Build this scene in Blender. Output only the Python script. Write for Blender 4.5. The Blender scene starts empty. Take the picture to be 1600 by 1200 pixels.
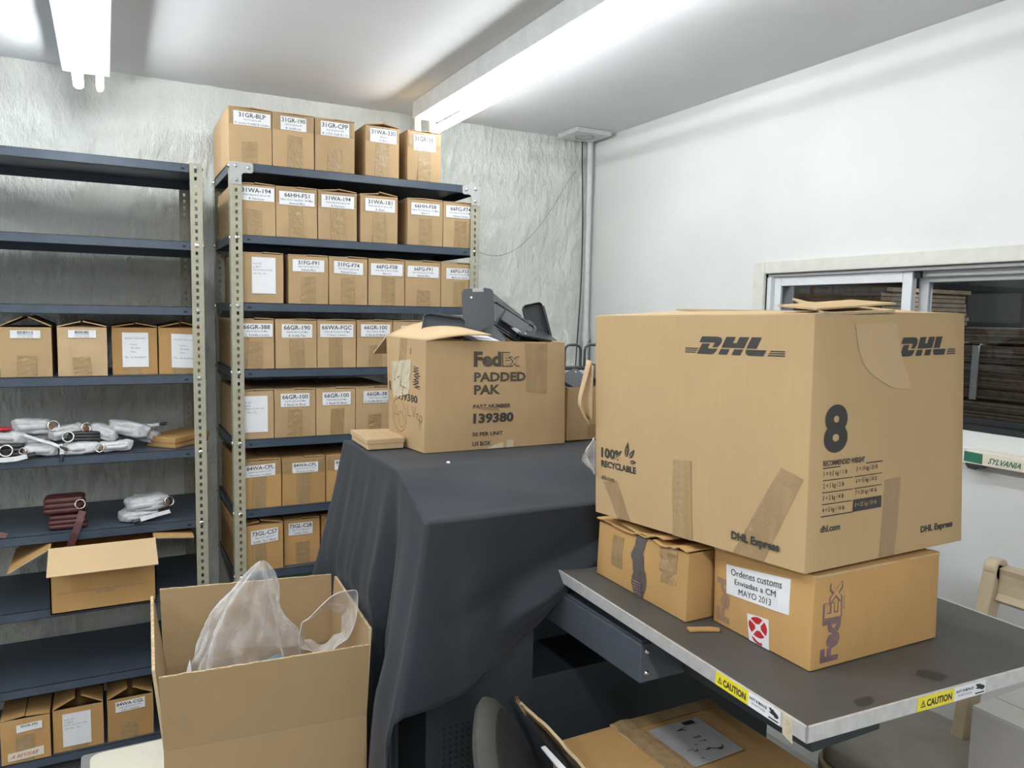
import bpy, bmesh, math, random
from mathutils import Vector, Matrix, noise

S = bpy.context.scene
COL = S.collection
random.seed(7)
PI = math.pi

# ------------------------------------------------------------------ camera
CAM_H = 1.50
cam_d = bpy.data.cameras.new('camera')
cam_d.sensor_fit = 'HORIZONTAL'
cam_d.sensor_width = 36.0
cam_d.lens = 1205.0 / 1600.0 * 36.0
cam_d.clip_start = 0.02
cam = bpy.data.objects.new('camera', cam_d)
COL.objects.link(cam)
_r = Vector((0.88508, -0.46496, 0.01836)).normalized()       # camera right
_f = Vector((0.46440, 0.88111, -0.08959)).normalized()       # camera forward
_u = _r.cross(_f).normalized()
_r = _f.cross(_u).normalized()
cam.matrix_world = Matrix(((_r.x, _u.x, -_f.x, 0), (_r.y, _u.y, -_f.y, 0), (_r.z, _u.z, -_f.z, CAM_H), (0, 0, 0, 1)))
S.camera = cam

# ------------------------------------------------------------------ world, exposure, added fill lights out of view
S.view_settings.view_transform = 'Standard'
S.view_settings.look = 'None'
S.view_settings.gamma = 1.0
S.view_settings.exposure = 2.78
S.view_settings.use_curve_mapping = False
W = bpy.data.worlds.new('world')
S.world = W
W.use_nodes = True
W.node_tree.nodes['Background'].inputs[0].default_value = (0.75, 0.8, 0.85, 1)
W.node_tree.nodes['Background'].inputs[1].default_value = 0.02
TUBE = 7.5
TUBE_COL = (0.945, 0.99, 1.0)


def area_fill(name, loc, sx, sy, power):
    d = bpy.data.lights.new(name, 'AREA')
    d.shape = 'RECTANGLE'
    d.size, d.size_y = sx, sy
    d.energy = power
    d.color = TUBE_COL
    o = bpy.data.objects.new(name, d)
    o.location = loc
    COL.objects.link(o)


area_fill('ceiling_fill_row', (-0.04, -1.2, 2.30), 0.12, 2.3, 9)  # fill added for unseen ceiling tubes, inferred from the lit near faces
area_fill('ceiling_fill_row', (-1.45, 1.5, 2.30), 0.12, 2.3, 5)  # fill added from the left, no fixture is seen there
area_fill('yard_fill', (3.1, 0.6, 2.45), 0.3, 0.3, 10)  # fill added to brighten the bales outside, no lamp is seen there


# ------------------------------------------------------------------ materials
def lin(c):
    return tuple((x / 255 / 12.92) if x / 255 <= 0.04045 else ((x / 255 + 0.055) / 1.055) ** 2.4 for x in c)


class NT:
    def __init__(s, name):
        s.m = bpy.data.materials.new(name)
        s.m.use_nodes = True
        s.t = s.m.node_tree
        s.b = s.t.nodes['Principled BSDF']
        s.out = s.t.nodes['Material Output']

    def n(s, typ, **kw):
        x = s.t.nodes.new(typ)
        for k, v in kw.items():
            if k.startswith('i_'):
                x.inputs[k[2:].replace('_', ' ')].default_value = v
            else:
                setattr(x, k, v)
        return x

    def l(s, a, ao, b, bi):
        s.t.links.new(a.outputs[ao], b.inputs[bi])

    def coords(s, scale=(1, 1, 1), rnd=False):
        tc = s.n('ShaderNodeTexCoord')
        mp = s.n('ShaderNodeMapping')
        mp.inputs['Scale'].default_value = scale
        s.l(tc, 'Object', mp, 'Vector')
        if rnd:
            oi = s.n('ShaderNodeObjectInfo')
            s.l(oi, 'Location', mp, 'Location')
        return mp

    def noise(s, scale, detail=3, coord=None, rough=0.55):
        x = s.n('ShaderNodeTexNoise')
        x.inputs['Scale'].default_value = scale
        x.inputs['Detail'].default_value = detail
        x.inputs['Roughness'].default_value = rough
        if coord:
            s.l(coord, 'Vector', x, 'Vector')
        return x

    def ramp(s, src, out, stops):
        r = s.n('ShaderNodeValToRGB')
        e = r.color_ramp.elements
        while len(e) < len(stops):
            e.new(0.5)
        for k, (p, c) in enumerate(stops):
            e[k].position = p
            e[k].color = (*c, 1)
        s.l(src, out, r, 'Fac')
        return r

    def bump(s, src, out, strength, dist):
        b = s.n('ShaderNodeBump')
        b.inputs['Strength'].default_value = strength
        b.inputs['Distance'].default_value = dist
        s.l(src, out, b, 'Height')
        s.l(b, 'Normal', s.b, 'Normal')
        return b


def plain(name, col, rough=0.6, metal=0.0, var=0.08, nscale=30, bump=0.0, spec=0.5):
    k = NT(name)
    co = k.coords()
    nz = k.noise(nscale, 4, co)
    a = tuple(max(0, x * (1 - var)) for x in col)
    b = tuple(min(1, x * (1 + var)) for x in col)
    r = k.ramp(nz, 'Fac', [(0.3, a), (0.7, b)])
    k.l(r, 'Color', k.b, 'Base Color')
    k.b.inputs['Roughness'].default_value = rough
    k.b.inputs['Metallic'].default_value = metal
    k.b.inputs['Specular IOR Level'].default_value = spec
    if bump:
        k.bump(nz, 'Fac', bump, 0.002)
    return k.m


def cardboard(name, col, var=0.10, vert=True, bump=0.12):
    k = NT(name)
    co = k.coords((1, 1, 1), True)
    blotch = k.noise(5, 4, co)
    fib = k.noise(1, 3, k.coords((18, 18, 420) if not vert else (230, 230, 14), True))
    r1 = k.ramp(blotch, 'Fac', [(0.25, tuple(x * (1 - var) for x in col)), (0.75, tuple(x * (1 + var) for x in col))])
    r2 = k.ramp(fib, 'Fac', [(0.3, (0.965, 0.96, 0.95)), (0.7, (1.0, 1.0, 1.0))])
    mx = k.n('ShaderNodeMix', data_type='RGBA', blend_type='MULTIPLY')
    mx.inputs[0].default_value = 1.0
    k.t.links.new(r1.outputs['Color'], mx.inputs[6])
    k.t.links.new(r2.outputs['Color'], mx.inputs[7])
    oi = k.n('ShaderNodeObjectInfo')
    hsv = k.n('ShaderNodeHueSaturation')
    mr = k.n('ShaderNodeMapRange')
    mr.inputs['To Min'].default_value = 0.92
    mr.inputs['To Max'].default_value = 1.06
    k.l(oi, 'Random', mr, 'Value')
    k.l(mr, 'Result', hsv, 'Value')
    k.t.links.new(mx.outputs[2], hsv.inputs['Color'])
    k.l(hsv, 'Color', k.b, 'Base Color')
    k.b.inputs['Roughness'].default_value = 0.78
    k.b.inputs['Specular IOR Level'].default_value = 0.25
    k.bump(fib, 'Fac', bump, 0.0006)
    return k.m


def tape_mat(name, col, rough=0.22, alpha=1.0):
    k = NT(name)
    co = k.coords((1, 1, 1), True)
    wr = k.noise(45, 5, co, 0.65)
    st = k.noise(1, 2, k.coords((60, 60, 6), True))
    r = k.ramp(st, 'Fac', [(0.3, tuple(x * 0.9 for x in col)), (0.7, tuple(x * 1.06 for x in col))])
    k.l(r, 'Color', k.b, 'Base Color')
    k.b.inputs['Roughness'].default_value = rough
    k.b.inputs['Alpha'].default_value = alpha
    k.bump(wr, 'Fac', 0.9, 0.004)
    return k.m


def film(name, tint, rough=0.15, bump=0.5, scale=28):
    k = NT(name)
    co = k.coords()
    nz = k.noise(scale, 5, co, 0.62)
    tr = k.n('ShaderNodeBsdfTransparent')
    tr.inputs[0].default_value = (*tint, 1)
    k.b.inputs['Base Color'].default_value = (*tint, 1)
    k.b.inputs['Roughness'].default_value = rough
    k.bump(nz, 'Fac', bump, 0.006)
    mix = k.n('ShaderNodeMixShader')
    lw = k.n('ShaderNodeLayerWeight')
    lw.inputs['Blend'].default_value = 0.35
    r = k.ramp(nz, 'Fac', [(0.42, (0.10,) * 3), (0.72, (0.36,) * 3)])
    ad = k.n('ShaderNodeMath', operation='ADD')
    ad.use_clamp = True
    k.l(r, 'Color', ad, 0)
    k.l(lw, 'Facing', ad, 1)
    mu = k.n('ShaderNodeMath', operation='MULTIPLY')
    mu.inputs[1].default_value = 0.62
    k.l(ad, 0, mu, 0)
    k.l(mu, 0, mix, 0)
    k.l(tr, 0, mix, 1)
    k.l(k.b, 0, mix, 2)
    k.l(mix, 0, k.out, 'Surface')
    return k.m


def glass_mat(name):
    k = NT(name)
    tr = k.n('ShaderNodeBsdfTransparent')
    tr.inputs[0].default_value = (0.62, 0.64, 0.66, 1)
    gl = k.n('ShaderNodeBsdfGlossy')
    gl.inputs['Roughness'].default_value = 0.02
    fr = k.n('ShaderNodeFresnel')
    fr.inputs[0].default_value = 1.45
    mix = k.n('ShaderNodeMixShader')
    k.l(fr, 0, mix, 0)
    k.l(tr, 0, mix, 1)
    k.l(gl, 0, mix, 2)
    k.l(mix, 0, k.out, 'Surface')
    return k.m


def emit(name, col, strength):
    k = NT(name)
    e = k.n('ShaderNodeEmission')
    e.inputs[0].default_value = (*col, 1)
    e.inputs[1].default_value = strength
    k.l(e, 0, k.out, 'Surface')
    return k.m


M = {}
M['kraft'] = cardboard('kraft_card', (0.47, 0.322, 0.176))
M['kraft_dark'] = cardboard('kraft_card_aged', (0.50, 0.295, 0.118))
M['kraft_pale'] = cardboard('kraft_card_pale', (0.56, 0.40, 0.235), var=0.05)
M['kraft_new'] = cardboard('kraft_card_smooth', (0.495, 0.342, 0.182), var=0.04, bump=0.05)
M['kraft_tan'] = cardboard('kraft_card_tan', (0.405, 0.278, 0.150), var=0.05, bump=0.05)
M['kraft_in'] = cardboard('kraft_card_inside', (0.50, 0.335, 0.185), var=0.05)
M['kraft_edge'] = cardboard('corrugated_edge', (0.52, 0.40, 0.25), var=0.25, bump=0.6)
M['flute'] = cardboard('raw_flute_edge', (0.48, 0.36, 0.22), var=0.55, bump=1.0)
for _n in M['flute'].node_tree.nodes:
    if _n.type == 'TEX_NOISE' and _n.inputs['Scale'].default_value == 5:
        _n.inputs['Scale'].default_value = 150
M['tape'] = tape_mat('brown_packing_tape', (0.37, 0.248, 0.125), 0.22)
M['tape_tan'] = tape_mat('tan_packing_tape', (0.415, 0.285, 0.15), 0.22)
M['tape_clear'] = tape_mat('clear_packing_tape', (0.47, 0.325, 0.18), 0.12, 0.6)
M['tape_grey'] = tape_mat('grey_tape', (0.14, 0.125, 0.115), 0.15)
M['masking'] = tape_mat('masking_tape', (0.58, 0.5, 0.36), 0.5)
M['paper'] = plain('white_paper', (0.76, 0.76, 0.78), 0.6, var=0.02)
M['paper_warm'] = plain('cream_paper', (0.72, 0.66, 0.54), 0.6, var=0.03)
M['ink'] = plain('black_ink', (0.022, 0.022, 0.025), 0.6, var=0.05)
M['ink_grey'] = plain('grey_ink', (0.16, 0.16, 0.19), 0.6, var=0.05)
M['print'] = plain('dark_box_print', (0.045, 0.042, 0.04), 0.7, var=0.15)
M['print_soft'] = plain('worn_box_print', (0.075, 0.06, 0.045), 0.7, var=0.25)
M['purple'] = plain('faded_purple_print', (0.20, 0.12, 0.13), 0.7, var=0.2)
M['purple_faint'] = plain('ghost_purple_print', (0.33, 0.20, 0.13), 0.7, var=0.1)
M['red'] = plain('red_print', (0.50, 0.02, 0.025), 0.5, var=0.05)
M['yellow'] = plain('yellow_vinyl', (0.80, 0.67, 0.03), 0.45, var=0.03)
M['shelf'] = plain('blue_grey_shelf_paint', (0.055, 0.075, 0.105), 0.35, var=0.12, nscale=14)
M['post'] = plain('khaki_post_paint', (0.36, 0.345, 0.265), 0.45, var=0.08, nscale=20)
M['plate'] = plain('pale_grey_plate', (0.42, 0.42, 0.41), 0.4, var=0.05)
M['steel'] = plain('bright_steel', (0.65, 0.64, 0.62), 0.25, 1.0, var=0.08)
M['dark'] = plain('dark_slot', (0.012, 0.012, 0.014), 0.8, var=0.1)
M['alu'] = plain('brushed_aluminium', (0.62, 0.61, 0.60), 0.42, 0.4, var=0.1, nscale=60)
M['top'] = plain('grey_brown_table_laminate', (0.084, 0.079, 0.072), 0.5, var=0.16, nscale=7)
M['stain'] = plain('dark_scuff', (0.038, 0.036, 0.033), 0.5, var=0.2)
M['beam'] = plain('blue_grey_beam_paint', (0.075, 0.085, 0.105), 0.4, var=0.08)
M['body'] = plain('black_machine_paint', (0.028, 0.034, 0.042), 0.55, var=0.1)
M['black'] = plain('black_plastic', (0.032, 0.034, 0.038), 0.38, var=0.1)
M['case'] = plain('charcoal_plastic', (0.020, 0.0215, 0.025), 0.33, var=0.12)
M['case_grey'] = plain('slate_plastic', (0.050, 0.055, 0.064), 0.35, var=0.08)
M['leather'] = plain('burgundy_leather', (0.075, 0.018, 0.018), 0.42, var=0.2, bump=0.2)
M['leather_black'] = plain('black_leather', (0.02, 0.018, 0.018), 0.35, var=0.2, bump=0.2)
M['leather_brown'] = plain('tan_leather', (0.25, 0.11, 0.05), 0.45, var=0.2)
M['wrap'] = plain('white_tissue_wrap', (0.53, 0.53, 0.545), 0.32, var=0.14, nscale=55, bump=0.9)
M['rubber'] = plain('dark_fabric', (0.014, 0.0145, 0.015), 0.75, var=0.15)
M['rubber_edge'] = plain('grey_fabric_edge', (0.055, 0.052, 0.047), 0.8, var=0.1)
M['vinyl'] = plain('taupe_vinyl', (0.205, 0.185, 0.15), 0.5, var=0.12, nscale=9)
M['vinyl_side'] = plain('olive_tan_wood', (0.30, 0.245, 0.15), 0.5, var=0.1)
M['wood'] = plain('pale_beech', (0.50, 0.40, 0.27), 0.45, var=0.1, nscale=12)
M['silverbox'] = plain('silver_grey_carton', (0.44, 0.42, 0.395), 0.4, var=0.06, nscale=9)
M['cream'] = plain('cream_plastic', (0.76, 0.72, 0.60), 0.4, var=0.02)
M['grey_plastic'] = plain('grey_plastic', (0.27, 0.27, 0.26), 0.5, var=0.05)
M['window_alu'] = plain('white_window_aluminium', (0.66, 0.68, 0.70), 0.4, var=0.03)
M['window_wood'] = plain('off_white_window_surround', (0.62, 0.61, 0.56), 0.6, var=0.05)
M['lampbody'] = plain('lamp_housing_enamel', (0.60, 0.61, 0.61), 0.45, var=0.07, nscale=18)
M['holder'] = plain('yellowed_lampholder', (0.72, 0.62, 0.40), 0.5, var=0.1)
M['cable'] = plain('dark_cable', (0.05, 0.05, 0.055), 0.6)
M['wire'] = plain('thin_grey_wire', (0.35, 0.35, 0.34), 0.6)
M['conduit'] = plain('white_conduit', (0.64, 0.66, 0.66), 0.5, var=0.05)
M['green'] = plain('green_print', (0.03, 0.16, 0.10), 0.5, var=0.1)
M['blue'] = plain('pale_blue_film', (0.10, 0.25, 0.36), 0.4, var=0.15)
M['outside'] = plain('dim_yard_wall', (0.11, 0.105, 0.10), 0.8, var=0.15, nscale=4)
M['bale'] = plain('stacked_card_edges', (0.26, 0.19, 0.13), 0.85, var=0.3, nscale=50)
M['strap'] = plain('white_strap', (0.62, 0.64, 0.62), 0.4)
M['bag'] = film('clear_poly_bag', (0.97, 0.955, 0.955))
M['glass'] = glass_mat('window_glass')
M['tube'] = emit('lit_tube', TUBE_COL, TUBE)
M['tube_old'] = emit('lit_tube_dimmer', TUBE_COL, TUBE * 0.85)


def plaster(name, col, big, small, bumpd, stretch=(1, 1, 1)):
    k = NT(name)
    co = k.coords(stretch)
    a = k.noise(big, 6, co, 0.6)
    b = k.noise(small, 5, co, 0.65)
    mm = k.n('ShaderNodeMath', operation='ADD')
    k.l(a, 'Fac', mm, 0)
    k.l(b, 'Fac', mm, 1)
    r = k.ramp(a, 'Fac', [(0.25, tuple(x * 0.88 for x in col)), (0.6, col), (0.8, tuple(min(1, x * 1.05) for x in col))])
    k.l(r, 'Color', k.b, 'Base Color')
    k.b.inputs['Roughness'].default_value = 0.85
    k.b.inputs['Specular IOR Level'].default_value = 0.2
    k.bump(mm, 0, 0.9, bumpd)
    return k.m


M['plaster'] = plaster('rough_white_plaster', (0.77, 0.78, 0.745), 3.5, 26, 0.022, (1.5, 1, 0.6))
M['wallwhite'] = plaster('smooth_white_paint', (0.72, 0.722, 0.71), 1.2, 30, 0.0008)
M['ceil'] = plaster('ceiling_paint', (0.70, 0.705, 0.72), 0.8, 40, 0.0006)
M['floor'] = plaster('grey_concrete_floor', (0.31, 0.30, 0.285), 2.0, 20, 0.001)


def cloth_mat():
    k = NT('charcoal_cloth')
    co = k.coords()
    w1 = k.noise(900, 2, co)
    w2 = k.noise(6, 4, co)
    r = k.ramp(w2, 'Fac', [(0.3, (0.019, 0.0225, 0.030)), (0.7, (0.026, 0.0300, 0.038))])
    k.l(r, 'Color', k.b, 'Base Color')
    k.b.inputs['Roughness'].default_value = 0.62
    k.b.inputs['Specular IOR Level'].default_value = 0.28
    k.b.inputs['Sheen Weight'].default_value = 0.08
    k.b.inputs['Sheen Roughness'].default_value = 0.55
    k.bump(w1, 'Fac', 0.15, 0.0006)
    return k.m


M['cloth'] = cloth_mat()


# ------------------------------------------------------------------ mesh builder
def euler(rx=0, ry=0, rz=0):
    return Matrix.Rotation(rz, 4, 'Z') @ Matrix.Rotation(ry, 4, 'Y') @ Matrix.Rotation(rx, 4, 'X')


class MB:
    def __init__(s, *mats):
        s.v, s.f, s.mi, s.mats = [], [], [], list(mats)

    def m(s, name):
        if name not in s.mats:
            s.mats.append(name)
        return s.mats.index(name)

    def add(s, vs, fs, mat, X=None):
        b = len(s.v)
        s.v += [tuple(X @ Vector(p)) if X else tuple(p) for p in vs]
        i = s.m(mat)
        for f in fs:
            s.f.append([b + q for q in f])
            s.mi.append(i)

    def box(s, lo, hi, mat, X=None):
        x0, y0, z0 = lo
        x1, y1, z1 = hi
        s.add([(x0, y0, z0), (x1, y0, z0), (x1, y1, z0), (x0, y1, z0), (x0, y0, z1), (x1, y0, z1), (x1, y1, z1), (x0, y1, z1)],
              [(0, 3, 2, 1), (4, 5, 6, 7), (0, 1, 5, 4), (1, 2, 6, 5), (2, 3, 7, 6), (3, 0, 4, 7)], mat, X)

    def hexa(s, c, mat):            # 8 corners: bottom 4 (ccw from above), top 4
        s.add(c, [(0, 3, 2, 1), (4, 5, 6, 7), (0, 1, 5, 4), (1, 2, 6, 5), (2, 3, 7, 6), (3, 0, 4, 7)], mat)

    def quad(s, a, b, c, d, mat):
        s.add([a, b, c, d], [(0, 1, 2, 3)], mat)

    def prism(s, poly, z0, z1, mat, X=None):      # poly ccw in local xy
        n = len(poly)
        vs = [(x, y, z0) for x, y in poly] + [(x, y, z1) for x, y in poly]
        fs = [tuple(range(n - 1, -1, -1)), tuple(range(n, 2 * n))] + [(i, (i + 1) % n, n + (i + 1) % n, n + i) for i in range(n)]
        s.add(vs, fs, mat, X)

    def tube(s, pts, r, mat, n=8, cap=True, closed=False):
        pts = [Vector(p) for p in pts]
        rs = r if isinstance(r, (list, tuple)) else [r] * len(pts)
        rings = []
        up = None
        N = len(pts)
        for i, p in enumerate(pts):
            if closed:
                t = (pts[(i + 1) % N] - pts[i - 1]).normalized()
            else:
                t = (pts[min(i + 1, N - 1)] - pts[max(i - 1, 0)]).normalized()
            if up is None:
                up = t.orthogonal().normalized()
            up = (up - t * up.dot(t)).normalized()
            w = t.cross(up)
            rings.append([p + (up * math.cos(2 * PI * k / n) + w * math.sin(2 * PI * k / n)) * rs[i] for k in range(n)])
        vs = [q for g in rings for q in g]
        fs = []
        for i in range(N if closed else N - 1):
            j = (i + 1) % N
            for k in range(n):
                fs.append((i * n + k, i * n + (k + 1) % n, j * n + (k + 1) % n, j * n + k))
        if cap and not closed:
            fs.append(tuple(range(n - 1, -1, -1)))
            fs.append(tuple((N - 1) * n + k for k in range(n)))
        s.add(vs, fs, mat)

    def ring(s, c, R, r, mat, nrm=(0, 0, 1), n=20):
        nrm = Vector(nrm).normalized()
        a = nrm.orthogonal().normalized()
        b = nrm.cross(a)
        s.tube([Vector(c) + (a * math.cos(2 * PI * k / n) + b * math.sin(2 * PI * k / n)) * R for k in range(n)], r, mat, 7, closed=True)

    def dome(s, c, r, h, nrm, mat, n=10):
        nrm = Vector(nrm).normalized()
        a = nrm.orthogonal().normalized()
        b = nrm.cross(a)
        c = Vector(c)
        vs = []
        for q, rr in ((0, 1), (0.6, 0.85), (1, 0.45)):
            vs += [c + nrm * h * q + (a * math.cos(2 * PI * k / n) + b * math.sin(2 * PI * k / n)) * r * rr for k in range(n)]
        fs = []
        for i in range(2):
            for k in range(n):
                fs.append((i * n + k, i * n + (k + 1) % n, (i + 1) * n + (k + 1) % n, (i + 1) * n + k))
        fs.append(tuple(2 * n + k for k in range(n)))
        s.add(vs, fs, mat)

    def grid(s, fn, nu, nv, mat, flip=False):
        vs = [fn(i / nu, j / nv) for j in range(nv + 1) for i in range(nu + 1)]
        fs = []
        for j in range(nv):
            for i in range(nu):
                a = j * (nu + 1) + i
                q = (a, a + 1, a + nu + 2, a + nu + 1)
                fs.append(q[::-1] if flip else q)
        s.add(vs, fs, mat)

    def soften(s, w, seg=2):
        """join the walls built so far and round their corners"""
        bm = bmesh.new()
        vv = [bm.verts.new(p) for p in s.v]
        for f, i in zip(s.f, s.mi):
            try:
                bm.faces.new([vv[q] for q in f]).material_index = i
            except ValueError:
                pass
        bmesh.ops.remove_doubles(bm, verts=bm.verts, dist=0.0006)
        bm.normal_update()
        es = [e for e in bm.edges if len(e.link_faces) == 2 and e.calc_face_angle(0) > 0.7]
        bmesh.ops.bevel(bm, geom=es, offset=w, segments=seg, profile=0.5, affect='EDGES', clamp_overlap=True)
        bm.verts.index_update()
        s.v = [tuple(v.co) for v in bm.verts]
        s.f = [[v.index for v in f.verts] for f in bm.faces]
        s.mi = [f.material_index for f in bm.faces]
        bm.free()

    def build(s, name, parent=None, loc=None, smooth=None, bevel=0.0, seg=2, solid=0.0, sub=0):
        me = bpy.data.meshes.new(name)
        o_ = Vector(loc) if loc is not None else Vector((0, 0, 0))
        me.from_pydata([Vector(p) - o_ for p in s.v], [], s.f)
        for k in s.mats:
            me.materials.append(M[k])
        me.polygons.foreach_set('material_index', s.mi)
        me.update()
        o = bpy.data.objects.new(name, me)
        COL.objects.link(o)
        o.location = o_
        if parent is not None:
            o.parent = parent
            o.location = o_ - WORLD[parent.name]
        WORLD[o.name] = o_.copy()
        if solid:
            md = o.modifiers.new('solid', 'SOLIDIFY')
            md.thickness = solid
            md.offset = -1
        if bevel:
            md = o.modifiers.new('bev', 'BEVEL')
            md.width = bevel
            md.segments = seg
            md.limit_method = 'ANGLE'
            md.angle_limit = 0.6
            md.harden_normals = False
        if sub:
            md = o.modifiers.new('sub', 'SUBSURF')
            md.levels = md.render_levels = sub
        if smooth is not None:
            me.polygons.foreach_set('use_smooth', [True] * len(me.polygons))
            if smooth < 3:
                me.set_sharp_from_angle(angle=smooth)
        return o


WORLD = {}


def tag(o, label=None, cat=None, group=None, kind=None):
    if label:
        o['label'] = label
    if cat:
        o['category'] = cat
    if group:
        o['group'] = group
    if kind:
        o['kind'] = kind
    return o


def thing(name, loc, label, cat, group=None):
    o = bpy.data.objects.new(name, None)
    o.empty_display_size = 0.05
    COL.objects.link(o)
    o.location = loc
    WORLD[o.name] = Vector(loc)
    return tag(o, label, cat, group)


# ------------------------------------------------------------------ flat lettering and shapes
_cache = {}


def curve_mesh(cu):
    ob = bpy.data.objects.new('tmp', cu)
    COL.objects.link(ob)
    bpy.context.view_layer.update()
    dg = bpy.context.evaluated_depsgraph_get()
    me = ob.evaluated_get(dg).to_mesh()
    vs = [(v.co.x, v.co.y) for v in me.vertices]
    fs = [tuple(p.vertices) for p in me.polygons]
    if fs and me.polygons[0].normal.z < 0:
        fs = [f[::-1] for f in fs]
    ob.evaluated_get(dg).to_mesh_clear()
    bpy.data.objects.remove(ob)
    return vs, fs


def text2d(txt, bold=0.0, res=2):
    key = (txt, bold, res)
    if key not in _cache:
        cu = bpy.data.curves.new('t', 'FONT')
        cu.body = txt
        cu.size = 1.0
        cu.offset = bold
        cu.resolution_u = res
        vs, fs = curve_mesh(cu)
        bpy.data.curves.remove(cu)
        xs = [p[0] for p in vs]
        ys = [p[1] for p in vs]
        _cache[key] = (vs, fs, (min(xs), max(xs), min(ys), max(ys)))
    return _cache[key]


def shape2d(loops):
    cu = bpy.data.curves.new('s', 'CURVE')
    cu.dimensions = '2D'
    cu.fill_mode = 'BOTH'
    for lp in loops:
        sp = cu.splines.new('POLY')
        sp.points.add(len(lp) - 1)
        for q, p in zip(sp.points, lp):
            q.co = (p[0], p[1], 0, 1)
        sp.use_cyclic_u = True
    r = curve_mesh(cu)
    bpy.data.curves.remove(cu)
    return r


class Face:
    """A flat or gently warped face: corners bottom-left, bottom-right, top-right, top-left seen from outside; u to the right, v up, 0..1."""
    def __init__(s, bl, br, tr, tl):
        s.c = [Vector(p) for p in (bl, br, tr, tl)]
        s.n = ((s.c[1] - s.c[0]).cross(s.c[3] - s.c[0])).normalized()
        s.w = (s.c[1] - s.c[0]).length
        s.h = (s.c[3] - s.c[0]).length

    def p(s, u, v, e=0.0):
        a = s.c[0].lerp(s.c[1], u)
        b = s.c[3].lerp(s.c[2], u)
        return a.lerp(b, v) + s.n * e

    def put(s, mb, vs, fs, mat, e):
        mb.add([s.p(u, v, e) for u, v in vs], fs, mat)

    def text(s, mb, txt, u0, v0, u1, v1, mat='ink', bold=0.0, e=0.0006, rot=0, shear=0.0, res=2, tilt=0.0):
        vs, fs, (a, b, c, d) = text2d(txt, bold, res)
        o = []
        for x, y in vs:
            x = (x - a) / (b - a)
            y = (y - c) / (d - c)
            if rot == 90:          # reads upwards
                x, y = 1 - y, x
            x = x + shear * (y - 0.5)
            o.append((u0 + (u1 - u0) * x, v0 + (v1 - v0) * y + tilt * (x - 0.5)))
        s.put(mb, o, fs, mat, e)

    def poly(s, mb, pts, mat, e=0.0006):
        vs, fs = shape2d([pts])
        s.put(mb, vs, fs, mat, e)

    def line(s, mb, pts, w, mat, e=0.0006):
        """a pen stroke of width w metres through uv points"""
        P = [s.p(u, v, e) for u, v in pts]
        for a, b in zip(P, P[1:]):
            d = (b - a)
            if d.length < 1e-6:
                continue
            q = s.n.cross(d.normalized()) * w * 0.5
            mb.add([a - q, b - q, b + q, a + q], [(0, 1, 2, 3)], mat)

    def strip(s, mb, pts, mat, th=0.0005, nu=3, nv=6, wob=0.0):
        """a thin sticker or tape patch: four uv corners bl, br, tr, tl, with thickness"""
        (a, b), (c, d), (e, f), (g, h) = pts

        def fn(u, v, k):
            uu = (a + (c - a) * u) * (1 - v) + (g + (e - g) * u) * v
            vv = (b + (d - b) * u) * (1 - v) + (h + (f - h) * u) * v
            return s.p(uu, vv, k + wob * noise.noise(Vector((uu * 19, vv * 17, k + s.c[0].x * 7))))
        mb.grid(lambda u, v: fn(u, v, th), nu, nv, mat)
        for P in ([(i / nu, 0) for i in range(nu + 1)], [(1, i / nv) for i in range(nv + 1)], [(1 - i / nu, 1) for i in range(nu + 1)], [(0, 1 - i / nv) for i in range(nv + 1)]):
            for p, q in zip(P, P[1:]):
                mb.add([fn(*p, -0.0002), fn(*q, -0.0002), fn(*q, th), fn(*p, th)], [(0, 1, 2, 3)], mat)


class SubFace(Face):
    """a patch of another face given by its four uv corners, following that face's curve"""
    def __init__(s, F, q, e=0.0012):
        s.F, s.q, s.e0 = F, q, e
        s.c = [F.p(*a, e) for a in q]
        s.n = F.n
        s.w = (s.c[1] - s.c[0]).length
        s.h = (s.c[3] - s.c[0]).length

    def p(s, u, v, e=0.0):
        (a, b), (c, d), (g, h), (i, j) = s.q
        uu = (a + (c - a) * u) * (1 - v) + (i + (g - i) * u) * v
        vv = (b + (d - b) * u) * (1 - v) + (j + (h - j) * u) * v
        return s.F.p(uu, vv, s.e0 + e)


def ellipse(cx, cy, rx, ry, n=28, a0=0.0, a1=2 * PI):
    full = abs(a1 - a0 - 2 * PI) < 1e-6
    return [(cx + rx * math.cos(a0 + (a1 - a0) * k / (n if full else n - 1)), cy + ry * math.sin(a0 + (a1 - a0) * k / (n if full else n - 1))) for k in range(n)]


# ------------------------------------------------------------------ the room
FZ, CZ = -0.10, 2.395
RX, BY, LX, NY = 2.237, 3.42, -2.60, -2.60


def struct(o):
    o['kind'] = 'structure'
    return o


mb = MB('floor')
mb.box((LX - 0.1, NY - 0.1, FZ - 0.08), (RX + 0.15, BY + 0.1, FZ), 'floor')
struct(mb.build('floor'))
mb = MB('ceil')
mb.box((LX - 0.1, NY - 0.1, CZ), (RX + 0.15, BY + 0.1, CZ + 0.08), 'ceil')
struct(mb.build('ceiling'))


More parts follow.
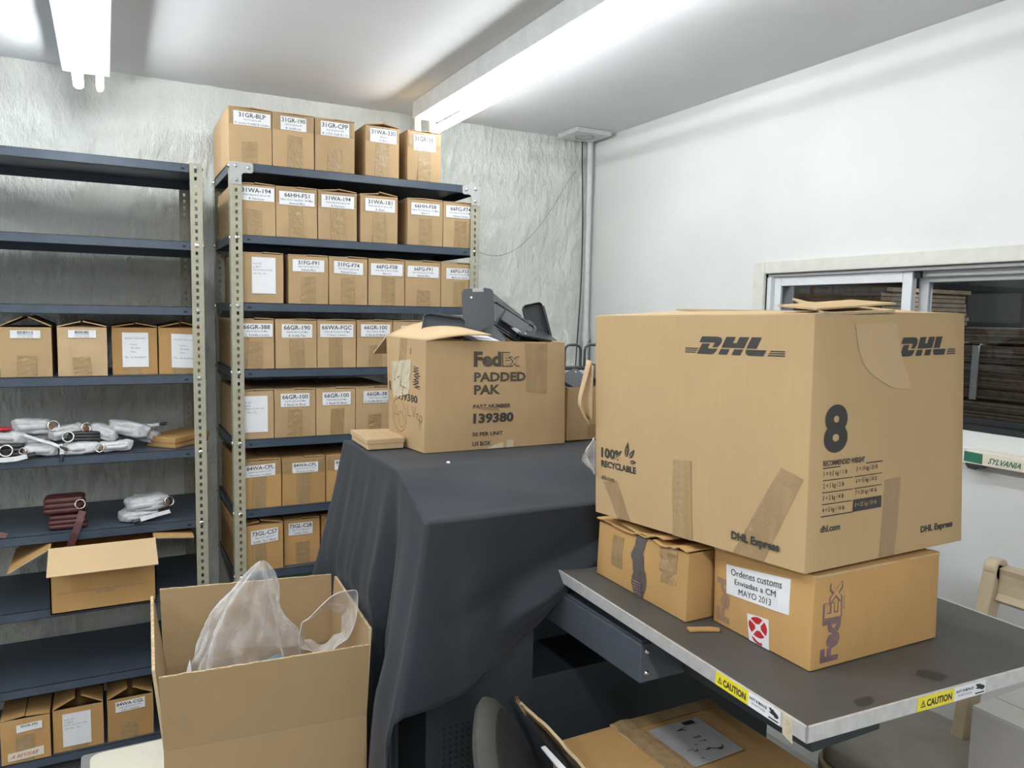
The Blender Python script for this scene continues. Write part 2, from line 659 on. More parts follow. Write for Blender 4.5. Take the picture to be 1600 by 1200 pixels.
def plaster_d(x, z):
    p = Vector((x, z, 0))
    d = 0.013 * noise.noise(p * 2.3) + 0.011 * noise.noise(p * 7 + Vector((3, 1, 2))) + 0.006 * abs(noise.noise(Vector((x, z * 1.4, 2)) * 12))
    q = Vector((x * 1.5, z * 0.55, 4.0))
    d += 0.013 * abs(noise.noise(q * 13)) + 0.006 * abs(noise.noise(q * 27 + Vector((7, 0, 0)))) + 0.005 * noise.noise(p * 40)
    ledge = 1.98 + 0.05 * noise.noise(Vector((x * 2.0, 0, 9)))           # ragged trowel ridges
    d += 0.007 * math.exp(-((z - ledge) / 0.016) ** 2) * max(0, noise.noise(Vector((x * 3, 5, 1))) + 0.25)
    ledge = 1.67 + 0.04 * noise.noise(Vector((x * 2.4, 3, 9)))
    d += 0.007 * math.exp(-((z - ledge) / 0.014) ** 2) * max(0, noise.noise(Vector((x * 4, 2, 1))) + 0.3)
    return -d


mb = MB('plaster')
nx, nz = 400, 190
mb.grid(lambda u, v: ((lambda x, z: (x, BY + plaster_d(x, z), z))(LX - 0.02 + (RX + 0.04 - LX) * u, FZ - 0.02 + (CZ - FZ + 0.04) * v)), nx, nz, 'plaster')
mb.box((LX - 0.1, BY + 0.06, FZ - 0.05), (RX + 0.1, BY + 0.12, CZ + 0.05), 'plaster')
struct(mb.build('wall_back', smooth=3.2))
mb = MB('wallwhite')
mb.box((LX - 0.1, NY, FZ), (LX, BY, CZ), 'wallwhite')
struct(mb.build('wall_left'))
mb = MB('wallwhite')
mb.box((LX, NY - 0.1, FZ), (RX, NY, CZ), 'wallwhite')
struct(mb.build('wall_front'))
# right wall with the window opening
WY0, WY1, WZ0, WZ1 = 0.30, 2.179, 1.184, 1.672
mb = MB('wallwhite')
mb.box((RX, NY - 0.1, FZ), (RX + 0.15, WY0, CZ), 'wallwhite')
mb.box((RX, WY1, FZ), (RX + 0.15, BY + 0.1, CZ), 'wallwhite')
mb.box((RX, WY0, FZ), (RX + 0.15, WY1, WZ0), 'wallwhite')
mb.box((RX, WY0, WZ1), (RX + 0.15, WY1, CZ), 'wallwhite')
struct(mb.build('wall_right'))
# surround
mb = MB('window_wood')
x0 = RX - 0.012
mb.box((x0, WY1, WZ0 - 0.01), (RX + 0.06, WY1 + 0.055, WZ1 + 0.047), 'window_wood')
mb.box((x0, WY0 - 0.05, WZ1), (RX + 0.06, WY1 + 0.0, WZ1 + 0.047), 'window_wood')
mb.box((x0, WY0 - 0.055, WZ0 - 0.01), (RX + 0.06, WY0, WZ1), 'window_wood')
struct(mb.build('trim_1', bevel=0.004))

win = thing('window_1', (RX + 0.06, 1.2, WZ0), None, None)
win['kind'] = 'structure'
mb = MB('window_alu', 'dark')
mb.box((RX + 0.01, WY0, WZ0), (RX + 0.13, WY1, WZ0 + 0.012), 'dark')
mb.box((RX + 0.01, WY0, WZ1 - 0.012), (RX + 0.13, WY1, WZ1), 'window_alu')
mb.box((RX + 0.048, WY0 + 0.031, WZ1 - 0.030), (RX + 0.073, WY1 - 0.022, WZ1 - 0.0125), 'window_alu')
mb.box((RX + 0.005, WY1 - 0.021, WZ0 + 0.0125), (RX + 0.13, WY1 - 0.0002, WZ1 - 0.0125), 'window_alu')
mb.box((RX + 0.01, WY0, WZ0 + 0.0125), (RX + 0.13, WY0 + 0.03, WZ1 - 0.0125), 'window_alu')
struct(mb.build('window_frame', win, loc=(RX + .06, 1.2, WZ0), bevel=0.002))


def sash(x, y0, y1):
    mb = MB('window_alu', 'dark')
    t = 0.024
    mb.box((x, y1 - 0.032, WZ0 + 0.0125), (x + t, y1, WZ1 - 0.0125), 'window_alu')
    mb.box((x, y0, WZ0 + 0.0125), (x + t, y0 + 0.034, WZ1 - 0.0125), 'window_alu')
    mb.box((x, y0 + 0.0345, WZ1 - 0.046), (x + t, y1 - 0.0325, WZ1 - 0.0125), 'window_alu')
    mb.box((x, y0 + 0.0345, WZ0 + 0.0125), (x + t, y1 - 0.0325, WZ0 + 0.03), 'dark')
    fr = struct(mb.build('sash_frame', win, loc=(x, y0, WZ0), bevel=0.002))
    mb = MB('glass')
    mb.box((x + 0.009, y0 + 0.03, WZ0 + 0.02), (x + 0.013, y1 - 0.03, WZ1 - 0.04), 'glass')
    struct(mb.build('pane', fr, loc=(x, y0, WZ0)))


sash(RX + 0.022, 1.588, WY1 - 0.0215)
sash(RX + 0.075, WY0 + 0.02, 1.60)
mb = MB('dark', 'window_alu')
mb.box((RX + 0.02, 1.560, WZ1 - 0.034), (RX + 0.032, 1.580, WZ1 - 0.013), 'dark')
struct(mb.build('sash_stop', win, loc=(RX + 0.02, 1.57, WZ1)))

# the dim yard beyond the glass
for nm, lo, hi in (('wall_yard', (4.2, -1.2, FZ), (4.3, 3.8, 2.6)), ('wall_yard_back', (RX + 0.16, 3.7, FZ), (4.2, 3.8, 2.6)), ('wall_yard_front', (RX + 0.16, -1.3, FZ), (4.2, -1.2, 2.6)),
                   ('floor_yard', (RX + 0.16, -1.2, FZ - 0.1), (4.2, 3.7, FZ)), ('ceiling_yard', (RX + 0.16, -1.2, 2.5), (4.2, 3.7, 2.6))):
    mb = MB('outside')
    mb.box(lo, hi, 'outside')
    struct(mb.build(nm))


def flat_stack(name, lo, hi, label, n, seed, group, strap=None):
    rnd = random.Random(seed)
    t = thing(name, ((lo[0] + hi[0]) / 2, (lo[1] + hi[1]) / 2, lo[2]), label, 'flattened cartons', group)
    mb = MB('bale')
    dz = (hi[2] - lo[2]) / n
    for i in range(n):
        j = [rnd.uniform(-0.012, 0.012) for _ in range(3)]
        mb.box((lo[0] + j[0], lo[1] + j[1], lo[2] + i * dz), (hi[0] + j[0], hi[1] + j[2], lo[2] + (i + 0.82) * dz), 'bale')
    mb.build('card_sheets', t)
    if strap:
        mb = MB('strap')
        mb.box((lo[0] - 0.02, strap, lo[2]), (lo[0] - 0.014, strap + 0.022, hi[2] + 0.006), 'strap')
        mb.box((lo[0] - 0.02, strap, hi[2]), (hi[0] - 0.05, strap + 0.022, hi[2] + 0.006), 'strap')
        mb.build('strap', t)
    return t


mb = MB('dark')
mb.box((2.55, 0.25, 1.02), (3.35, 2.6, 1.075), 'outside')
for y in (0.4, 2.4):
    mb.box((2.6, y, FZ), (2.66, y + 0.06, 1.02), 'outside')
    mb.box((3.2, y, FZ), (3.26, y + 0.06, 1.02), 'outside')
struct(mb.build('floor_ledge'))
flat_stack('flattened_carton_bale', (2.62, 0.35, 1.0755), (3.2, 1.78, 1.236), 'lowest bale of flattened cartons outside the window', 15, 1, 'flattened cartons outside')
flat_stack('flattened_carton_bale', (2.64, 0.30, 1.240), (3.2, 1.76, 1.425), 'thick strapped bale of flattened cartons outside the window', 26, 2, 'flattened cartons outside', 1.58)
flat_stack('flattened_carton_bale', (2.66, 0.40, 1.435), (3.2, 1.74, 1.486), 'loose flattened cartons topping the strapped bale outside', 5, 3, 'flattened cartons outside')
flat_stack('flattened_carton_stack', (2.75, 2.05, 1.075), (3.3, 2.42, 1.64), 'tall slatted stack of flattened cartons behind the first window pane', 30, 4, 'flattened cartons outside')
mb = MB('outside', 'holder')
mb.box((3.5, 1.62, 1.05), (3.56, 2.05, 2.3), 'outside')
tag(mb.build('yard_board'), 'dark upright board outside behind the window mullion', 'board')

# ------------------------------------------------------------------ ceiling strip lights
def strip_light(name, x0, x1, yend, xt, xh, label, tm='tube'):
    t = thing(name, ((x0 + x1) / 2, yend - 1.22, CZ), label, 'ceiling light', 'fluorescent strip lights')
    y0 = yend - 2.45
    mb = MB('lampbody')
    mb.box((x0, y0, CZ - 0.072), (x1, yend, CZ - 0.0005), 'lampbody')
    mb.build('housing', t, bevel=0.003)
    for y, sg in ((yend - 0.008, -1), (y0 + 0.008, 1)):
        for x in (xt, xh):
            mb = MB('holder', 'steel')
            prof = [(-0.013, 0), (0.013, 0), (0.013, -0.045), (0.009, -0.056), (0, -0.060), (-0.009, -0.056), (-0.013, -0.045)]
            X = Matrix.Translation((x, y, CZ - 0.072)) @ Matrix.Rotation(PI / 2, 4, 'X')
            mb.prism(prof[::-1], -0.008, 0.008, 'holder', X)
            for dx in (-0.004, 0.004):
                mb.box((x + dx - 0.0015, y + sg * 0.008 - 0.001, CZ - 0.122), (x + dx + 0.0015, y + sg * 0.008 + 0.001, CZ - 0.112), 'steel')
            mb.build('lampholder', t, bevel=0.0015)
    mb = MB(tm)
    mb.tube([(xt, y0 + 0.03, CZ - 0.117), (xt, yend - 0.03, CZ - 0.117)], 0.0165, tm, 16)
    tb = mb.build('lit_tube', t, smooth=0.8)
    for y in (y0 + 0.018, yend - 0.030):
        mb = MB('steel')
        mb.tube([(xt, y, CZ - 0.117), (xt, y + 0.012, CZ - 0.117)], 0.0168, 'steel', 16)
        mb.build('tube_cap', t, smooth=0.8)


strip_light('strip_light', 1.178, 1.295, 3.19, 1.265, 1.198, 'long fluorescent ceiling light reaching the wall above the crowded shelf', 'tube_old')
strip_light('strip_light', -0.113, 0.037, 3.215, -0.063, 0.004, 'fluorescent ceiling light ending over the mostly empty shelf')

# ceiling plate in the corner
t = thing('ceiling_box_cover', (2.10, 3.27, CZ), 'flat square junction box cover on the ceiling in the far corner', 'box cover')
mb = MB('lampbody')
mb.box((2.0, 3.18, CZ - 0.022), (2.2, 3.36, CZ - 0.001), 'lampbody')
mb.build('cover_plate', t, bevel=0.003)
mb = MB('lampbody')
mb.ring((2.10, 3.27, CZ - 0.023), 0.045, 0.003, 'wire')
mb.build('round_knockout', t)

# conduit and cables in the corner
t = thing('wall_conduit', (2.205, 3.375, FZ), 'white painted conduit running down the room corner', 'pipe')
mb = MB('conduit')
mb.tube([(2.205, 3.375, FZ + 0.01), (2.205, 3.375, CZ - 0.001)], 0.015, 'conduit', 12)
mb.build('pipe', t, smooth=0.8)
mb = MB('conduit')
mb.tube([(2.205, 3.375, 1.37), (2.205, 3.375, 1.42)], 0.019, 'conduit', 12)
mb.build('coupling', t, smooth=0.8)
mb = MB('cable')
pts = []
for i in range(40):
    z = 1.05 + (CZ - 1.055) * i / 39
    pts.append((2.168 + 0.010 * math.sin(z * 4.3) - 0.012 * max(0, 1.6 - z), 3.385, z))
mb.tube(pts, 0.0035, 'cable', 6)
tag(mb.build('corner_cable', smooth=3.2), 'dark cable hanging beside the corner conduit', 'cable')
mb = MB('cable')
mb.tube([(2.218, 3.350, 1.0 + 0.38 * i / 9) for i in range(10)], 0.003, 'cable', 6)
tag(mb.build('corner_cable', smooth=3.2), 'short dark cable below the conduit coupling', 'cable')
mb = MB('wire')
pts = [(1.41 + 0.16 * (1 - math.cos(PI * i / 20)) * 0.0 + 0.75 * i / 30, 3.388 - 0.004 * math.sin(i), 1.965 - 0.02 * math.sin(i * 0.4)) for i in range(0)]
for i in range(36):
    u = i / 35
    x = 1.40 + 0.73 * u
    z = 1.93 + 0.30 * (u ** 2.6) - 0.20 * math.sin(PI * min(1, u * 1.05)) * (1 - 0.25 * u)
    pts.append((x, 3.388, z))
mb.tube(pts, 0.0016, 'wire', 5)
tag(mb.build('sagging_wire', smooth=3.2), 'thin wire sagging across the rough wall toward the corner', 'wire')
mb = MB('conduit')
mb.tube([(1.392 + 0.045 * (i / 11) + 0.006 * math.sin(i * 0.7), 3.388, 2.26 - 0.30 * i / 11) for i in range(12)], 0.0018, 'conduit', 5)
tag(mb.build('hanging_wire', smooth=3.2), 'short pale wire hanging beside the end of the top row of cartons', 'wire')


# ------------------------------------------------------------------ slotted-angle shelves
def post_mesh(mb, x, y, sx, sy, z0, z1, w=0.039):
    """L angle with its corner at x,y; flanges run sx along x and sy along y; real slots"""
    pitch, sl, sh = 0.0254, 0.0085, 0.0125
    n = int((z1 - z0) / pitch)
    for ax in (0, 1):
        for k in range(n):
            a, b = z0 + k * pitch, z0 + (k + 1) * pitch
            if k == n - 1:
                b = z1
            m0, m1 = a + (pitch - sh) / 2, a + (pitch + sh) / 2
            c0, c1 = w * 0.52 - sl / 2, w * 0.52 + sl / 2

            def q(u0, u1, za, zb):
                if ax == 0:
                    P = [(x + sx * u0, y, za), (x + sx * u1, y, za), (x + sx * u1, y, zb), (x + sx * u0, y, zb)]
                else:
                    P = [(x, y + sy * u0, za), (x, y + sy * u1, za), (x, y + sy * u1, zb), (x, y + sy * u0, zb)]
                mb.add(P, [(0, 1, 2, 3)], 'post')
            q(0, w, a, m0)
            q(0, w, m1, b)
            q(0, c0, m0, m1)
            q(c1, w, m0, m1)


def shelf_unit(name, x0, x1, yf, yb, z0, z1, levels, label, gusset=True):
    t = thing(name, ((x0 + x1) / 2, (yf + yb) / 2, z0), label, 'shelf')
    tol = 0.0025
    for (x, y, sx, sy) in ((x0, yf, 1, 1), (x1, yf, -1, 1), (x0, yb, 1, -1), (x1, yb, -1, -1)):
        mb = MB('post', 'steel')
        post_mesh(mb, x, y, sx, sy, z0, z1)
        for lv in levels:
            mb.dome((x + sx * 0.0205, y - sy * 0.0005, lv - 0.012), 0.0075, 0.005, (0, -sy, 0), 'steel')
            mb.dome((x - sx * 0.0005, y + sy * 0.0205, lv - 0.012), 0.0075, 0.005, (-sx, 0, 0), 'steel')
        o = mb.build('post', t, loc=(x, y, z0))
        md = o.modifiers.new('solid', 'SOLIDIFY')
        md.thickness = 0.0016
        md.offset = 0
    for i, lv in enumerate(levels):
        mb = MB('shelf', 'dark')
        a, b, c, d = x0 + tol, x1 - tol, yf + tol, yb - tol
        mb.box((a, c, lv - 0.0015), (b, d, lv), 'shelf')
        mb.box((a, c, lv - 0.030), (b, c + 0.0015, lv), 'shelf')
        mb.box((a, c, lv - 0.030), (b, c + 0.012, lv - 0.0285), 'shelf')
        mb.box((a, d - 0.0015, lv - 0.030), (b, d, lv), 'shelf')
        mb.box((a, c, lv - 0.030), (a + 0.0015, d, lv), 'shelf')
        mb.box((b - 0.0015, c, lv - 0.030), (b, d, lv), 'shelf')
        for xx in (a + 0.058, b - 0.058):
            mb.box((xx - 0.006, c - 0.0006, lv - 0.020), (xx + 0.006, c + 0.0005, lv - 0.014), 'dark')
        mb.build('shelf', t, loc=(x0, yf, lv))
    if gusset:
        g = 0.078
        for (x, y, sx, sy) in ((x0, yf, 1, 1), (x1, yf, -1, 1), (x0, yb, 1, -1), (x1, yb, -1, -1)):
            mb = MB('plate', 'steel')
            prof = [(0.012, -g), (0.014 + 0.02, -g), (0.038, -g + 0.006), (0.038, -0.046), (0.042, -0.039), (0.049, -0.036),
                    (g - 0.006, -0.036), (g, -0.030), (g, -0.006), (g - 0.006, 0.0), (0.004, 0.0), (0.0, -0.004), (0.0, -g)]
            P3 = [(x + sx * u, y - sy * 0.0016, z1 + w) for u, w in prof]
            P4 = [(p[0], p[1] - sy * 0.0014, p[2]) for p in P3]
            n = len(P3)
            mb.add(P3 + P4, [tuple(range(n)), tuple(range(2 * n - 1, n - 1, -1))] + [(i, (i + 1) % n, n + (i + 1) % n, n + i) for i in range(n)], 'plate')
            for u, w in ((0.02, -0.014), (0.062, -0.018), (0.021, -0.062)):
                mb.dome((x + sx * u, y - sy * 0.003, z1 + w), 0.007, 0.004, (0, -sy, 0), 'steel')
            mb.build('gusset_plate', t, loc=(x, y, z1))
    return t


TZ = [2.016, 1.766, 1.525, 1.285, 1.027, 0.767, 0.530, 0.30, 0.02]
LZ = [1.993, 1.730, 1.506, 1.270, 1.007, 0.752, 0.500, 0.240, -0.012]
shelf_unit('storage_shelf', 0.398, 1.364, 2.90, 3.372, FZ, 2.0165, TZ, 'tall slotted-angle metal shelf crowded with labelled cartons')
shelf_unit('storage_shelf', -0.655, 0.306, 2.90, 3.335, FZ, 1.997, LZ, 'tall slotted-angle metal shelf with bare upper levels and wrapped wallets', False)


# ------------------------------------------------------------------ shelf cartons
def carton(x0, x1, yf, dep, z0, h, label, group, lines=None, sheet=None, tape_h=0.45, lab=(0.5, 0.80, 0.80, 0.25), tilt=0.0, lift=2.0, top_tape=False,
           rz=0.0, mat='kraft', lab_mat='paper', extra=None, bar=False, open_front=0.0, ink='ink'):
    rnd = random.Random(int(x0 * 1e4) + int(z0 * 1e3))
    w = x1 - x0
    t = thing('carton', ((x0 + x1) / 2, yf, z0), label, 'cardboard box', group)
    base = Vector(((x0 + x1) / 2, yf, z0))
    hw = w / 2
    jz = [rnd.uniform(-0.002, 0.002) for _ in range(4)]
    bx = rnd.uniform(-0.002, 0.002)
    T = 0.0042
    mb = MB(mat, 'kraft_edge')
    B = lambda x, y, z: (base.x + x, base.y + y, base.z + z)
    # outer shell with softly bulged front
    bul = rnd.uniform(0.001, 0.004)

    def front(u, v):
        return B(-hw + w * u + bx * v * math.sin(PI * v), -bul * math.sin(PI * u) * math.sin(PI * v), h * v)
    mb.grid(front, 4, 4, mat)
    mb.quad(B(-hw, dep, 0), B(-hw, 0, 0), B(-hw, 0, h), B(-hw, dep, h), mat)
    mb.quad(B(hw, 0, 0), B(hw, dep, 0), B(hw, dep, h), B(hw, 0, h), mat)
    mb.quad(B(hw, dep, 0), B(-hw, dep, 0), B(-hw, dep, h), B(hw, dep, h), mat)
    mb.quad(B(-hw, dep, 0), B(hw, dep, 0), B(hw, 0, 0), B(-hw, 0, 0), mat)
    # inner shell and rim
    a, b, c, d = -hw + T, hw - T, T, dep - T
    mb.quad(B(a, c, h), B(a, c, T), B(b, c, T), B(b, c, h), mat)
    mb.quad(B(b, c, h), B(b, c, T), B(b, d, T), B(b, d, h), mat)
    mb.quad(B(b, d, h), B(b, d, T), B(a, d, T), B(a, d, h), mat)
    mb.quad(B(a, d, h), B(a, d, T), B(a, c, T), B(a, c, h), mat)
    mb.quad(B(a, c, T), B(a, d, T), B(b, d, T), B(b, c, T), mat)
    mb.quad(B(-hw, 0, h), B(a, c, h), B(b, c, h), B(hw, 0, h), 'kraft_edge')
    mb.quad(B(hw, 0, h), B(b, c, h), B(b, d, h), B(hw, dep, h), 'kraft_edge')
    mb.quad(B(hw, dep, h), B(b, d, h), B(a, d, h), B(-hw, dep, h), 'kraft_edge')
    mb.quad(B(-hw, dep, h), B(a, d, h), B(a, c, h), B(-hw, 0, h), 'kraft_edge')
    body = mb.build('body', t, loc=base)
    # top flaps, hinged on the two sides; minor flap over the front
    for sg in (-1, 1):
        ang = math.radians(max(0.3, lift + rnd.uniform(-1, 1) * min(3, lift)))
        L = hw - 0.001
        mb = MB(mat, 'kraft_edge')
        cx = sg * hw
        pts = []
        for (u, y) in ((0, 0.002), (1, 0.002), (1, dep - 0.002), (0, dep - 0.002)):
            pts.append((cx - sg * L * u * math.cos(ang), y, h + 0.0008 + L * u * math.sin(ang) + (0.0015 if sg > 0 else 0)))
        lo = [B(*p) for p in pts]
        hi = [B(p[0], p[1], p[2] + 0.0036) for p in pts]
        mb.hexa(lo + hi if sg < 0 else lo[::-1] + hi[::-1], mat)
        mb.build('flap', t, loc=B(cx, 0, h))
    if lift > 6 and not open_front:
        mb = MB(mat)
        an = math.radians(lift * 0.8)
        mb.hexa([B(-hw + 0.004, 0.001, h - 0.003), B(hw - 0.004, 0.001, h - 0.003), B(hw - 0.02, 0.09, h - 0.003 + 0.09 * math.tan(an) * 0.6), B(-hw + 0.02, 0.09, h - 0.003 + 0.09 * math.tan(an) * 0.6),
                 B(-hw + 0.004, 0.001, h + 0.0005), B(hw - 0.004, 0.001, h + 0.0005), B(hw - 0.02, 0.09, h + 0.09 * math.tan(an) * 0.6), B(-hw + 0.02, 0.09, h + 0.09 * math.tan(an) * 0.6)], mat)
        mb.build('minor_flap', t, loc=B(0, 0, h))
    F = Face(B(-hw, -0.0005, 0), B(hw, -0.0005, 0), B(hw, -0.0005, h), B(-hw, -0.0005, h))
    off = bul + 0.0004
    F.c = [p + F.n * off * 0.7 for p in F.c]
    if tape_h:
        tw = 0.052 / w
        c0 = 0.5 + rnd.uniform(-0.04, 0.04)
        sk = rnd.uniform(-0.03, 0.03)
        mb = MB('tape')
        F.strip(mb, [(c0 - tw / 2, 0.0), (c0 + tw / 2, 0.0), (c0 + tw / 2 + sk, tape_h), (c0 - tw / 2 + sk, tape_h + rnd.uniform(-0.03, 0.03))], 'tape', 0.0005, 3, 8, 0.0012)
        mb.build('tape', t, loc=B(0, 0, h * 0.2))
    if top_tape:
        mb = MB('tape_clear')
        F.strip(mb, [(0.02, 0.70), (0.98, 0.70), (0.98, 0.995), (0.02, 0.995)], 'tape_clear', 0.0004, 6, 4, 0.0008)
        mb.build('top_tape', t, loc=B(0, 0, h * 0.85))
    if lines or sheet:
        lu, lv, lw, lh = lab
        mb = MB(lab_mat, 'ink', 'ink_grey')
        u0, u1, v0, v1 = lu - lw / 2, lu + lw / 2, lv - lh / 2, lv + lh / 2
        tl = tilt
        F.strip(mb, [(u0, v0 - tl), (u1, v0 + tl), (u1, v1 + tl), (u0, v1 - tl)], lab_mat, 0.0010, 4, 2)
        G = Face(F.p(u0, v0 - tl, 0.0011), F.p(u1, v0 + tl, 0.0011), F.p(u1, v1 + tl, 0.0011), F.p(u0, v1 - tl, 0.0011))
        if bar:
            for k in range(26):
                u = 0.24 + k * 0.02
                ww = rnd.choice((0.006, 0.01, 0.014))
                G.poly(mb, [(u, 0.55), (u + ww, 0.55), (u + ww, 0.90), (u, 0.90)], 'ink', 0.0002)
            for i, (s_, v) in enumerate(zip(lines, (0.34, 0.08))):
                G.text(mb, s_, 0.24, v, 0.76, v + 0.16, 'ink_grey', 0.01, 0.0002, res=1)
        elif sheet:
            for (s_, uu, vv, ww, hh) in sheet:
                G.text(mb, s_, uu, vv, uu + ww, vv + hh, 'ink_grey', 0.0, 0.0002, res=1)
        else:
            sizes = ((0.58, 0.91), (0.33, 0.48), (0.07, 0.23))
            for s_, (va, vb), q in zip(lines, sizes, (0, 1, 2)):
                if not s_:
                    continue
                asp = text2d(s_, 0.0, 1)[2]
                ratio = (asp[1] - asp[0]) / max(0.2, asp[3] - asp[2])
                wd = min(0.92, ratio * (vb - va) * G.h / G.w)
                G.text(mb, s_, 0.5 - wd / 2, va, 0.5 + wd / 2, vb, ink, 0.014 if q == 0 else 0.006, 0.0002, res=2 if q == 0 else 1)
        mb.build('label', t, loc=F.p(lu, lv))
    if extra:
        extra(F, t, B)
    if rz:
        t.rotation_euler = (0, 0, rz)
    return t


GR = 'Grip for Iphone XS Max'
XR = 'Grip for Iphone XR'
FA = 'Fabric Grip for Iphone XS Max'
FR = 'Fabric Grip for Iphone XR'
WA = 'Wallet Agenda for Iphone XR'
FS = 'Fabric Folio Stand for i XS Max'
sheet_txt = [('Fecha: 2/31', 0.06, 0.80, 0.34, 0.05), ('66 GRP-39', 0.06, 0.71, 0.32, 0.05), ('Fecha de inicio pedido: Mayo', 0.06, 0.62, 0.82, 0.06), ('color: 1 Box - 1 Box', 0.06, 0.53, 0.55, 0.05)]
dep = 0.40
g0 = 'cartons on top of the crowded shelf'
row = [
    (0.398, 0.544, 'first taped carton at the post end of the row on top of the crowded shelf', ['31GR-BLP', XR, 'B. London Pontilla/ B. London'], dict(lab=(0.54, 0.82, 0.86, 0.25), tape_h=0.42)),
    (0.547, 0.695, 'second carton on top of the crowded shelf with shiny tape up its middle', ['31GR-190', XR, 'B. Saddle tan'], dict(lab=(0.5, 0.83, 0.62, 0.25), tape_h=0.6)),
    (0.699, 0.847, 'middle carton on top of the crowded shelf with a torn-looking glossy label', ['31GR-CPP', XR, 'B. C.P.P. Soft/ B.1.11'], dict(lab=(0.5, 0.83, 0.72, 0.27), tape_h=0.45)),
    (0.890, 1.023, 'fourth carton on top of the crowded shelf, its lid flap popped up', ['31WA-330', 'Wallet', 'A. Blue'], dict(lab=(0.52, 0.82, 0.78, 0.27), tape_h=0.66, lift=7)),
    (1.058, 1.197, 'last carton of the top row, below the end of the ceiling light', ['31GR-381', XR, 'L. Black Pontilla/ C. Black'], dict(lab=(0.5, 0.78, 0.66, 0.32), tape_h=0.62)),
]
for x0, x1, lb, ln, kw in row:
    kw.setdefault('lift', 1.5)
    carton(x0, x1, 2.915, 0.42, TZ[0] + 0.001, 0.188, lb, g0, ln, top_tape=True, **kw)
g1 = 'cartons on the second level of the crowded shelf'
row = [
    (0.412, 0.555, 'first carton of the row just under the top of the crowded shelf', ['31WA-194', WA, 'B. Pinecone'], dict(lab=(0.54, 0.82, 0.86, 0.27), tape_h=0.5)),
    (0.558, 0.706, 'second carton in the row under the top row, with crinkled clear tape', ['66HH-F51', FS, 'Arizona Blue'], dict(lab=(0.5, 0.79, 0.86, 0.27), tape_h=0.66, top_tape=True)),
    (0.710, 0.857, 'third carton in the row under the top row, lid peaked up', ['31WA-194', WA, 'B. Pinecone'], dict(lab=(0.5, 0.80, 0.84, 0.26), tape_h=0.64, lift=8, top_tape=True)),
    (0.871, 1.019, 'fourth carton in the row under the top row, lid peaked beside a gap', ['31WA-181', WA, 'B. Black'], dict(lab=(0.52, 0.80, 0.80, 0.27), tape_h=0.62, lift=7)),
    (1.060, 1.209, 'fifth carton in the row under the top row, just past the gap', ['66HH-F58', FS, 'Magic Red'], dict(lab=(0.5, 0.80, 0.80, 0.26), tape_h=0.6)),
    (1.212, 1.360, 'carton at the far end of the row under the top row, partly behind the post', ['66FG-F74', FA, 'Hunted Green'], dict(lab=(0.5, 0.80, 0.86, 0.27), tape_h=0.6)),
]
for x0, x1, lb, ln, kw in row:
    kw.setdefault('lift', 1.5)
    carton(x0, x1, 2.918, 0.42, TZ[1] + 0.001, 0.178, lb, g1, ln, **kw)
g2 = 'cartons on the third level of the crowded shelf'
row = [
    (0.437, 0.581, 'carton with a tall white sheet on the third level of the crowded shelf', None, dict(lab=(0.52, 0.56, 0.58, 0.74), sheet=sheet_txt, tape_h=0.0)),
    (0.600, 0.746, 'second carton of the third level, beside the one with the tall sheet', ['31FG-F91', FR, 'Adriatic Blue'], dict(tape_h=0.58)),
    (0.750, 0.898, 'third carton of the third level, brown tape strip under a crooked label', ['31FG-F74', FR, 'Hunted Green'], dict(lab=(0.5, 0.79, 0.76, 0.26), tape_h=0.6, tilt=-0.012)),
    (0.903, 1.049, 'fourth carton of the third level, with a wide low label', ['66FG-F58', FA, 'Magic Red'], dict(lab=(0.5, 0.79, 0.88, 0.26), tape_h=0.62)),
    (1.052, 1.202, 'fifth carton of the third level, with a short low tape patch', ['66FG-F91', FA, 'Adriatic Blue'], dict(lab=(0.5, 0.78, 0.88, 0.25), tape_h=0.36)),
    (1.205, 1.351, 'carton at the far end of the third level above the open padded-envelope box', ['66FG-F33', FA, 'Melbourne Black'], dict(lab=(0.55, 0.77, 0.80, 0.25), tape_h=0.6)),
]
for x0, x1, lb, ln, kw in row:
    kw.setdefault('lift', 1.0)
    carton(x0, x1, 2.918, 0.42, TZ[2] + 0.001, 0.176, lb, g2, ln, **kw)
g3 = 'cartons on the fourth level of the crowded shelf'
row = [
    (0.408, 0.546, 'carton at the post end of the fourth level, label cut by the post', ['66GR-388', GR, 'C. Pontilla London'], dict(lab=(0.56, 0.79, 0.80, 0.27), tape_h=0.62)),
    (0.551, 0.702, 'second carton of the fourth level from the post', ['66GR-190', GR, 'B. Saddle Tan'], dict(lab=(0.52, 0.78, 0.74, 0.28), tape_h=0.6)),
    (0.705, 0.853, 'third carton of the fourth level from the post', ['66WA-FGC', 'Wallet Ag. for Iphone XS Max', 'F. Gray/ F. Caramelo'], dict(lab=(0.5, 0.79, 0.86, 0.28), tape_h=0.64)),
    (0.857, 1.000, 'fourth carton of the fourth level, half hidden by the padded-envelope box', ['66GR-100', GR, 'F. Black/ N. Black'], dict(lab=(0.52, 0.80, 0.82, 0.27), tape_h=0.5)),
    (1.004, 1.149, 'carton with a plain paper sheet behind the top of the padded-envelope box', None, dict(lab=(0.5, 0.6, 0.56, 0.62), sheet=sheet_txt[:2], tape_h=0)),
]
for x0, x1, lb, ln, kw in row:
    kw.setdefault('lift', 1.0)
    carton(x0, x1, 2.918, 0.42, TZ[3] + 0.001, 0.178, lb, g3, ln, **kw)
g4 = 'cartons on the fifth level of the crowded shelf'
